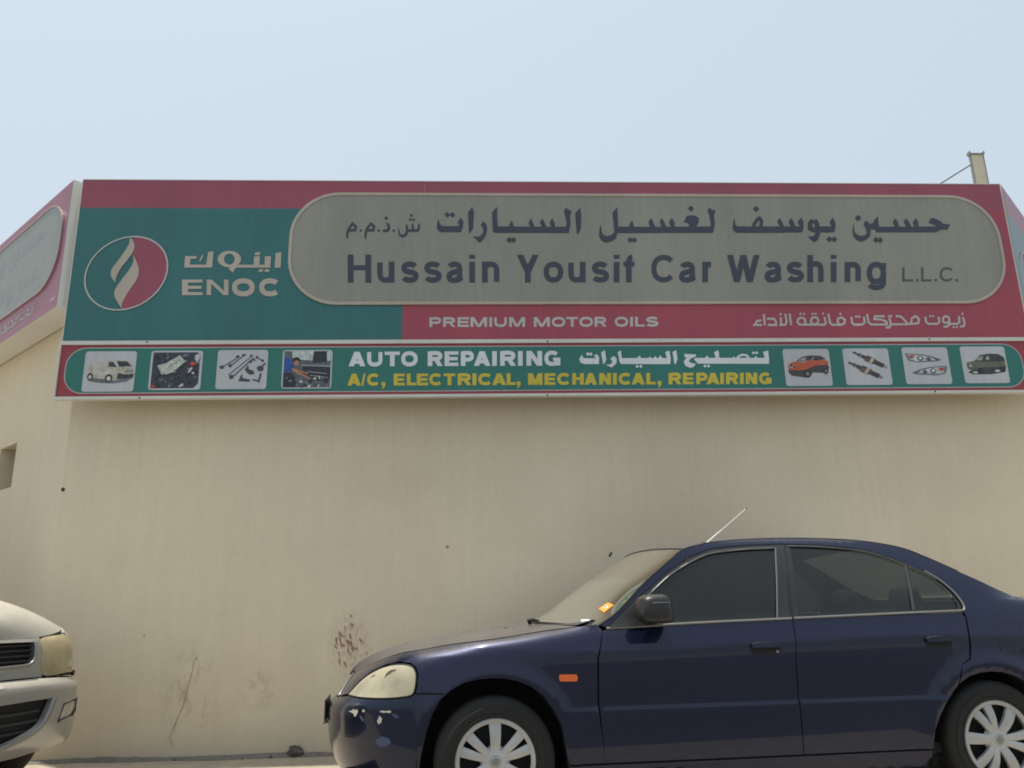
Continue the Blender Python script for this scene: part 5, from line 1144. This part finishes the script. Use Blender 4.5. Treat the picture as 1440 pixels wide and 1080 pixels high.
# sticker and papers low on the windscreen
def on_ws(px):
    """where a sight line meets the windscreen surface (car coordinates)"""
    n_ = Vector((-math.sin(CA), math.cos(CA), 0)); c_ = Vector((math.cos(CA), math.sin(CA), 0)); O_ = Vector((CO[0], CO[1], 0))
    d = ray(px); C = Vector((0, 0, CAM_H))-O_; o_ = Vector((C.dot(c_), C.dot(n_), C.z)); d = Vector((d.dot(c_), d.dot(n_), d.z)); best = None
    for i in range(len(ws)-1):
        for j in range(len(ws[0])-1):
            q = [Vector(ws[i][j]), Vector(ws[i][j+1]), Vector(ws[i+1][j+1]), Vector(ws[i+1][j])]
            for tri in ((q[0], q[1], q[2]), (q[0], q[2], q[3])):
                h = geometry_hit(tri, d, o_)
                if h is not None and (best is None or (h-o_).length < best[0]): best = ((h-o_).length, h)
    return best[1] if best else None
from mathutils.geometry import intersect_ray_tri
def geometry_hit(t, d, o): return intersect_ray_tri(t[0], t[1], t[2], d, o, True)
nrm = (Vector(ws[8][6])-Vector(ws[4][6])).cross(Vector(ws[6][8])-Vector(ws[6][4])).normalized()
if nrm.x > 0: nrm = -nrm
def ws_patch(name, pts, m, off, lb=None):
    P = [on_ws(p) for p in pts]
    if any(p is None for p in P): return None
    P = [p+nrm*off for p in P]; P2 = P+[p+nrm*.001 for p in P]; n_ = len(P)
    o = mesh(name, P2, [tuple(range(n_))[::-1], tuple(range(n_, 2*n_))]+[(i, (i+1) % n_, n_+(i+1) % n_, n_+i) for i in range(n_)], m, car)
    if lb: o['label'] = lb
    return o
ws_patch('sticker', [(842.5, 856.5), (855.5, 848), (863.5, 851.5), (850, 862)], M['paper'], .003, 'small orange inspection sticker in the windscreen corner')
ws_patch('sticker_print', [(849, 855.5), (853, 852.8), (856.5, 854.2), (852.5, 857)], M['whitep'], .0045); ws_patch('sticker_mark', [(851, 854.8), (852.6, 853.8), (853.6, 855), (852, 856)], M['rubber'], .006)
for (a_, b_) in (((812, 876.6), (819, 879.5)), ((817, 872.0), (831, 875.2))):
    ws_patch('white_tab', [(a_[0], (a_[1]+b_[1])/2), (a_[0]+2, a_[1]), (b_[0]-2, a_[1]), (b_[0], (a_[1]+b_[1])/2), (b_[0]-2, b_[1]), (a_[0]+2, b_[1])], M['whitep'], .004)
# mirrors
def mirror(sg):
    t = bpy.data.objects.new('door_mirror', None); link(t, car)
    mt = [(.606, .884), (.618, .895), (.705, .966), (.770, 1.020), (.815, 1.048), (.842, 1.03), (.842, .896)]
    panel(B, 'mirror_foot', mt, M['black'], t, sg, extra=-.012, skirt=.02, shr=0, spacing=(.03, .02))
    g = Geo(); rows = []; cx_, cy_, cz_ = .812, -.905, .972; n1, n2 = 22, 12
    for j in range(n2+1):
        ph_ = -math.pi/2+math.pi*j/n2; r = []
        for i in range(n1+1):
            a = 2*math.pi*i/n1; f = lambda v, p: math.copysign(abs(v)**p, v)
            vx = f(math.cos(ph_), .42)*f(math.cos(a), .55); vy = f(math.cos(ph_), .42)*f(math.sin(a), .55); vz = f(math.sin(ph_), .55)
            x = cx_+vx*.088*(1-.16*vz if vx > 0 else 1-.05*vz); r.append((x, (cy_+vy*.098+vx*.012)*sg, cz_+vz*.071*(1-.10*(vx < 0)*abs(vx))))
        rows.append(r)
    g.grid(rows, flip=(sg > 0)); g.build('mirror_housing', M['black'], t, smooth=True, sharp=70)
    g = Geo(); g.tube([(.80, -.83*sg, .915), (.82, -.88*sg, .918)], [.035, .030], 10, flat=.6); g.build('mirror_arm', M['black'], t, smooth=True)
    g = Geo(); g.tube([(.745, -.990*sg, 1.000), (.78, -1.004*sg, 1.001), (.83, -1.003*sg, 1.002), (.872, -.990*sg, 1.001)], .0022, 5); g.build('mirror_seam', M['trim'], t, smooth=True)
    g = Geo(); g.add([(.8875, -.965*sg, .935), (.8875, -.845*sg, .935), (.887, -.845*sg, 1.01), (.887, -.965*sg, 1.01)], [(0, 1, 2, 3)]); g.build('mirror_glass', mat('mirror_glass', (.8, .8, .8), .03, 1.) if sg > 0 else MATS['mirror_glass'], t)
mirror(1); mirror(-1)
# aerial
a0 = at_car((993.5, 764), .26); a1 = at_car((1049.6, 715), .26)
t = bpy.data.objects.new('aerial', None); link(t, car)
g = Geo(); g.tube([(a0[0]+.012, a0[1], a0[2]-.002), a0, tuple(a0[i]+(a1[i]-a0[i])*.35 for i in range(3)), tuple(a0[i]+(a1[i]-a0[i])*.40 for i in range(3)), a1], [.0075, .0065, .0045, .0026, .0022], 8); g.build('mast', mat('aerial_metal', (.75, .73, .68), .35, .5), t, smooth=True)
g = Geo(); g.tube([(a0[0]-.045, a0[1]-.01, a0[2]-.012), (a0[0]-.02, a0[1], a0[2]-.002), (a0[0]+.04, a0[1]+.005, a0[2]-.004)], [.006, .014, .008], 10, flat=.8); g.build('aerial_base', M['rubber'], t, smooth=True)
g = Geo(); g.lathe([(0, -.005), (.004, -.003), (.0045, 0), (.003, .004), (0, .005)], 8); o = g.build('tip', M['rubber'], t); o.location = a1
# interior
seat_at(car, 1.05, -.37); seat_at(car, 1.05, .37); 
g = Geo(); g.tube([(2.26, -.60, .50), (2.26, .60, .50)], .13, 14); g.tube([(2.42, -.60, .66), (2.42, .60, .66)], .14, 14)
g.tube([(2.46, -.58, .85), (2.46, .58, .85)], .05, 10); g.build('seat', M['seat'], car, smooth=True, label='rear bench')
for y_ in (-.34, .34):
    g = Geo(); g.lathe([(0, -.12), (.06, -.115), (.085, -.09), (.09, 0), (.085, .09), (.06, .115), (0, .12)], 16); o = g.build('headrest', M['seat'], car, smooth=True); o.location = (2.52, y_, .985); o.scale = (.6, 1, .95)
g = Geo(); rows3 = []
for k in range(15):
    y_ = -.70+1.4*k/14; rows3.append([(.36+.10*abs(y_/.7)**2, y_, .90), (.55, y_, .925), (.72, y_, .90), (.80, y_, .82), (.80, y_, .55)])
g.grid(rows3, flip=True); g.tube([(.86+.02*math.sin(a), .37+.18*math.cos(a), .86+.17*math.sin(a)) for a in [2*math.pi*k/20 for k in range(21)]], .013, 8); g.build('dashboard', M['dash'], car, smooth=True)
g = Geo(); g.box(1.02, 1.06, -.10, .10, 1.19, 1.24); g.build('interior_mirror', M['black'], car)
# wheels
wheel(car, 0.020, -.742, .291, .192, -1, 0); wheel(car, 2.628, -.742, .289, .192, -1, 35.)
wheel(car, 0.020, .742, .291, .192, 1, 20); wheel(car, 2.628, .742, .289, .192, 1, 70)

# ------------------------------------------------------------------ pearl-white estate car at the left edge
phi = math.radians(22); hx, hy = math.cos(phi), -math.sin(phi)
NX, NY = -2.585, 4.70
rz = math.atan2(-hy, -hx)
suv = empty('parked_car', 'dusty pearl white off-roader nosing in at the left edge, black grille and clear fog lamp', 'car', (NX-.80*hx, NY-.80*hy, 0), rz)
SV_PLAN = [(-.82, 0), (-.818, .15), (-.81, .32), (-.79, .50), (-.76, .62), (-.71, .72), (-.63, .80), (-.52, .845), (-.38, .868), (0, .885), (.6, .895), (1.6, .90), (2.8, .885), (3.2, .87), (3.5, .83), (3.68, .72), (3.75, .5), (3.78, .25), (3.79, 0)]
SV_COLS = [
 (None, [(.20, .10), (.25, .07), (.33, .02), (.45, .0), (.59, .0), (.62, .008), (.643, .04), (.66, .082), (.69, .085), (.80, .10), (.86, .12), (.90, .17), (.95, .30)]),
 (-1.15, [(.20, .10), (.25, .07), (.33, .02), (.45, .0), (.59, .0), (.62, .008), (.643, .038), (.66, .073), (.69, .075), (.80, .09), (.86, .11), (.90, .16), (.95, .28)]),
 (-.75, [(.20, .08), (.25, .04), (.33, .008), (.45, .0), (.585, .0), (.615, .014), (.635, .04), (.66, .045), (.80, .06), (.88, .09), (.92, .14), (.97, .25)]),
 (-.35, [(.20, .05), (.25, .03), (.33, .0), (.45, -.01), (.5, -.012), (.585, .0), (.615, .01), (.635, .02), (.70, .02), (.82, .03), (.90, .055), (.94, .085), (.97, .12), (1.02, .22)]),
 (0.3, [(.20, .06), (.30, .02), (.5, 0), (.7, .0), (.85, .01), (.98, .03), (1.03, .06), (1.07, .11), (1.12, .22)]),
 (.8, [(.20, .06), (.30, .02), (.5, 0), (.7, .0), (.85, .008), (.95, .02), (1.02, .05), (1.1, .08), (1.4, .19), (1.7, .30), (1.78, .36)]),
 (3.0, [(.20, .06), (.30, .02), (.5, 0), (.7, .0), (.85, .008), (.95, .02), (1.02, .05), (1.1, .07), (1.4, .13), (1.7, .20), (1.78, .26)]),
 (4.6, [(.20, .06), (.30, .02), (.5, 0), (.7, .0), (.85, .008), (.95, .02), (1.02, .05), (1.1, .07), (1.4, .15), (1.7, .24), (1.78, .30)])]
SVB = Body(SV_PLAN, 0.0, SV_COLS, ()); V0, V1 = SVB.u0, SVB.u1
SIL = M['silver']
# (u measured along the nose outline; V0 is the centre of the grille)
gx = V0+.40      # outer end of grille
bump = [(V0, .235), (V0+.35, .25), (V0+.62, .278), (V0+.8, .305), (-.40, .33), (-.38, .60), (-.44, .638), (V0+.84, .638), (V0+.45, .655), (V0, .655)]
intake = smooth_poly([(V0-.0, .30), (V0+.2, .335), (V0+.388, .40), (V0+.445, .473), (V0+.478, .545), (V0+.3, .543), (V0, .535)], (0, 6, 4))
fogp = [(V0+.548, .410), (V0+.72, .428), (V0+.79, .446), (V0+.805, .515), (V0+.70, .512), (V0+.585, .500)]
def holed(Bd, name, outer, holes, m, parent, sg, step=.03, skirt=.03, mats=None, ex=0):
    o_ = ccw(resample(outer, step)); hs = [ccw(resample(h, step)) for h in holes]
    pts = [Vector(q) for q in o_]; edges = [(i, (i+1) % len(o_)) for i in range(len(o_))]
    for h in hs:
        k0 = len(pts); pts += [Vector(q) for q in h]; edges += [(k0+i, k0+(i+1) % len(h)) for i in range(len(h))]
    xs = [p[0] for p in o_]; ys = [p[1] for p in o_]; y = min(ys)+.01
    while y < max(ys):
        x = min(xs)+.02
        while x < max(xs):
            if inside((x, y), o_) and dist((x, y), o_) > .012 and not any(inside((x, y), h) or dist((x, y), h) < .012 for h in hs): pts.append(Vector((x, y)))
            x += .035
        y += .02
    r_ = delaunay_2d_cdt(pts, edges, [], 0, 1e-6); Vp = [(v.x, v.y) for v in r_[0]]; F2 = []
    for f in r_[2]:
        cx_ = sum(Vp[i][0] for i in f)/3; cz_ = sum(Vp[i][1] for i in f)/3
        if inside((cx_, cz_), o_) and not any(inside((cx_, cz_), h) for h in hs): F2.append(tuple(f) if sg > 0 else tuple(f)[::-1])
    V = [(lambda p: (p[0], p[1]*sg, p[2]))(Bd.P(u, z, ex)) for u, z in Vp]
    for h in hs:
        n_ = len(h); k0 = len(V)
        for e_ in (ex, ex+skirt): V += [(lambda p: (p[0], p[1]*sg, p[2]))(Bd.P(u, z, e_)) for u, z in h]
        for i in range(n_): f = (k0+i, k0+(i+1) % n_, k0+n_+(i+1) % n_, k0+n_+i); F2.append(f if sg < 0 else f[::-1])
    return mesh(name, V, F2, m, parent, smooth=True, sharp=38)
for sg in (1, -1):
    holed(SVB, 'front_bumper', bump, [intake, fogp], SIL, suv, sg)
    panel(SVB, 'lower_intake', [(V0, .28), (V0+.52, .28), (V0+.52, .57), (V0, .57)], M['under'], suv, sg, extra=.05, skirt=0, shr=0)
    for zz in (.38, .43, .48): strip(SVB, 'intake_bar', [(V0, zz), (V0+.25, zz), (V0+(.36 if zz < .39 else .42), zz+.004)], M['black'], suv, sg, .008, .035, 6)
    strip(SVB, 'intake_trim', interp_path([(V0+.0, .290), (V0+.2, .322), (V0+.398, .386), (V0+.464, .468), (V0+.495, .545)], 20), M['chrome'], suv, sg, .015, .002, 8)
    panel(SVB, 'fog_light', smooth_poly(shrink(fogp, .006)), M['fog'], suv, sg, extra=.008, skirt=.01, shr=0, spacing=(.03, .02), step=.02)
    strip(SVB, 'fog_surround', fogp+[fogp[0]], M['rubber'], suv, sg, .006, .001, 6)
    grp = [(V0, .722), (gx-.06, .727), (gx-.02, .742), (gx, .775), (gx+.005, .855), (V0, .858)]
    holed(SVB, 'nose_panel', [(V0, .662), (V0+.40, .662), (gx+.05, .66), (gx+.045, .80), (gx+.055, .880), (gx+.0, .874), (V0, .870)], [grp], SIL, suv, sg, skirt=.04)
    panel(SVB, 'grille', [(V0, .68), (gx+.03, .68), (gx+.03, .88), (V0, .88)], M['under'], suv, sg, extra=.045, skirt=0, shr=0)
    for zz in (.752, .780, .808, .836): strip(SVB, 'grille_slat', [(V0, zz), (V0+.2, zz), (gx-.005, zz)], M['black'], suv, sg, .009, .018, 8, .6)
    strip(SVB, 'grille_trim', interp_path([(V0, .724), (gx-.07, .729), (gx-.028, .741), (gx-.004, .77), (gx+.002, .81), (gx+.004, .852)], 24), M['chrome'], suv, sg, .009, -.002, 8)
    hl2 = [(gx+.055, .672), (gx+.26, .670), (gx+.46, .674), (gx+.47, .72), (gx+.41, .80), (gx+.33, .884), (gx+.24, .886), (gx+.065, .872), (gx+.050, .80)]
    panel(SVB, 'headlight', smooth_poly(hl2), M['lens_clear'], suv, sg, extra=-.002, skirt=.02, shr=0, step=.02, spacing=(.035, .02), label='hazed yellowish headlamp')
    panel(SVB, 'reflector', smooth_poly(hl2), M['reflector'], suv, sg, extra=.05, spacing=(.04, .02), skirt=0, shr=.004, step=.02)
    c0 = Vector(SVB.P(gx+.2, .785, .055)); c1 = Vector(SVB.P(gx+.2, .785, -.01)); c0.y *= sg; c1.y *= sg; Mx = Matrix.Translation(c0) @ (c1-c0).to_track_quat('Y', 'Z').to_matrix().to_4x4()
    g = Geo(); g.lathe([(0, -.02), (.04, -.014), (.07, .004), (.08, .03)], 20, M=Mx); g.build('lamp_bowl', M['reflector'], suv, smooth=True); g = Geo(); g.lathe([(0, .03), (.014, .026), (.018, .0), (0, -.012)], 12, M=Mx); g.build('bulb', M['bulb'], suv, smooth=True)
    strip(SVB, 'headlight_seal', [(gx+.055, .877), (gx+.20, .891), (gx+.34, .892)], M['rubber'], suv, sg, .005, .0, 6)
    panel(SVB, 'indicator', [(gx+.30, .70), (gx+.40, .705), (gx+.385, .745), (gx+.31, .74)], M['fog'], suv, sg, extra=-.010, skirt=.008, shr=0)
    # body sides
    aF = [(.42+.0, .20)]+[(.0+.43*math.cos(math.radians(a)), .36+.40*math.sin(math.radians(a))) for a in range(0, 181, 15)]+[(-.42, .20)]
    fe = [(-.43, .635), (-.43, .40)]+[p for p in aF[::-1][1:-1]]+[(.43, .24), (.75, .24), (.75, 1.08), (.70, 1.095), (.3, 1.062), (-.1, 1.017), (-.35, .962), (gx+.36, .906), (gx+.345, .888), (gx+.425, .80), (gx+.485, .72), (gx+.475, .682), (gx+.45, .645)]
    panel(SVB, 'fender', fe, SIL, suv, sg, spacing=(.06, .03), skirt=.015)
    aR = [(2.75+.43*math.cos(math.radians(a)), .36+.40*math.sin(math.radians(a))) for a in range(180, -1, -15)]
    panel(SVB, 'front_door', [(.755, .24), (1.75, .24), (1.75, 1.07), (.755, 1.04)], SIL, suv, sg); panel(SVB, 'rear_door', [(1.755, .24), (2.32, .24)]+aR[:5]+[(2.62, .80), (2.62, 1.08), (1.755, 1.07)], SIL, suv, sg)
    panel(SVB, 'side_frame', [(.66, 1.05), (2.63, 1.085), (2.63, .79)]+aR[5:]+[(3.18, .24), (V1, .24), (V1, 1.70), (3.6, 1.74), (1.6, 1.76), (1.35, 1.72), (1.36, 1.66), (3.5, 1.66), (3.5, 1.14), (.86, 1.10), (1.36, 1.66), (1.34, 1.71)], SIL, suv, sg, skirt=0, shr=0)
    panel(SVB, 'side_window', [(.88, 1.11), (1.70, 1.13), (1.70, 1.65), (1.37, 1.65)], M['tint'], suv, sg, extra=.012, skirt=0, shr=0); panel(SVB, 'side_window', [(1.76, 1.13), (2.60, 1.135), (2.60, 1.65), (1.76, 1.65)], M['tint'], suv, sg, extra=.012, skirt=0, shr=0); panel(SVB, 'side_window', [(2.66, 1.135), (3.49, 1.14), (3.49, 1.65), (2.66, 1.65)], M['tint'], suv, sg, extra=.012, skirt=0, shr=0)
    panel(SVB, 'window_frame', [(.86, 1.10), (3.5, 1.14), (3.5, 1.66), (1.36, 1.66)], M['under'], suv, sg, extra=.03, skirt=0, shr=0)
E2 = [SVB.P(u, z) for u, z in ((V0+.01, .872), (V0+.20, .872), (gx+.0, .876), (gx+.15, .890), (gx+.30, .906), (gx+.46, .922), (-.35, .965), (-.1, 1.02), (.3, 1.065), (.68, 1.10))]
E2[0] = (E2[0][0], -.06, E2[0][2])
C2 = [(-.70, .872), (-.696, .895), (-.685, .925), (-.66, .96), (-.61, 1.00), (-.52, 1.045), (-.34, 1.11), (-.08, 1.17), (.25, 1.215), (.50, 1.235)]
g = Geo(); r2 = cross_rows(interp_path(E2, 24), interp_path(C2, 24), 16, 3.0, 2.0); g.grid(r2)
g.grid([[r2[0][k], (r2[0][k][0]+.004, r2[0][k][1], r2[0][k][2]-.012)] for k in range(len(r2[0]))]); hd = g.build('bonnet', SIL, suv, smooth=True, sharp=45)
E3 = interp_path([SVB.P(u, z) for u, z in ((.68, 1.05), (1.0, 1.35), (1.34, 1.71))], 10); g = Geo(); w3 = bulged(E3, lambda t: -.18+.06*t, lambda t: .03); g.grid(w3); g.build('windscreen', M['wind'], suv, smooth=True)
E4 = interp_path([SVB.P(u, z) for u, z in ((1.34, 1.71), (1.6, 1.755), (2.5, 1.76), (3.4, 1.75), (V1-.75, 1.72))], 14); g = Geo(); r4 = bulged(E4, lambda t: -.12*(1-t), lambda t: .03+.03*math.sin(math.pi*t)); g.grid(r4); g.build('roof', SIL, suv, smooth=True)
g = Geo(); g.box(-.55, 3.6, -.72, .72, .26, .32); g.box(.5, .56, -.78, .78, .3, 1.0); g.box(-.45, .5, -.45, .45, .32, .85); g.build('floor', M['under'], suv)
for ax in (0., 2.75):
    for s_ in (-1, 1):
        g = Geo(); rr_ = [[(ax+.43*math.cos(math.radians(a)), s_*.87, .36+.40*math.sin(math.radians(a))), (ax+.43*math.cos(math.radians(a)), s_*.5, .36+.40*math.sin(math.radians(a)))] for a in range(-20, 201, 10)]
        g.grid(rr_, flip=s_ > 0); k0 = [i*2+1 for i in range(len(rr_))]; g.F.append(tuple(k0[::(1 if s_ > 0 else -1)])); g.M.append(0)
        g.build('wheel_housing', M['under'], suv)
for sg in (-1, 1):
    wheel(suv, 0, .76*sg, .345, .215, sg, 10, .23); wheel(suv, 2.75, .76*sg, .345, .215, sg, 40, .23)
# little dark washer nozzle standing on the bumper corner
x_, y_, z_ = SVB.P(V0+.84, .655, -.004); g = Geo(); g.lathe([(0, -.022), (.010, -.020), (.013, -.006), (.010, .0), (.008, .012)], 12, M=Matrix.Rotation(-math.pi/2, 4, 'X')); o = g.build('bumper_nozzle', M['black'], suv, smooth=True); o.location = (x_, y_, z_)
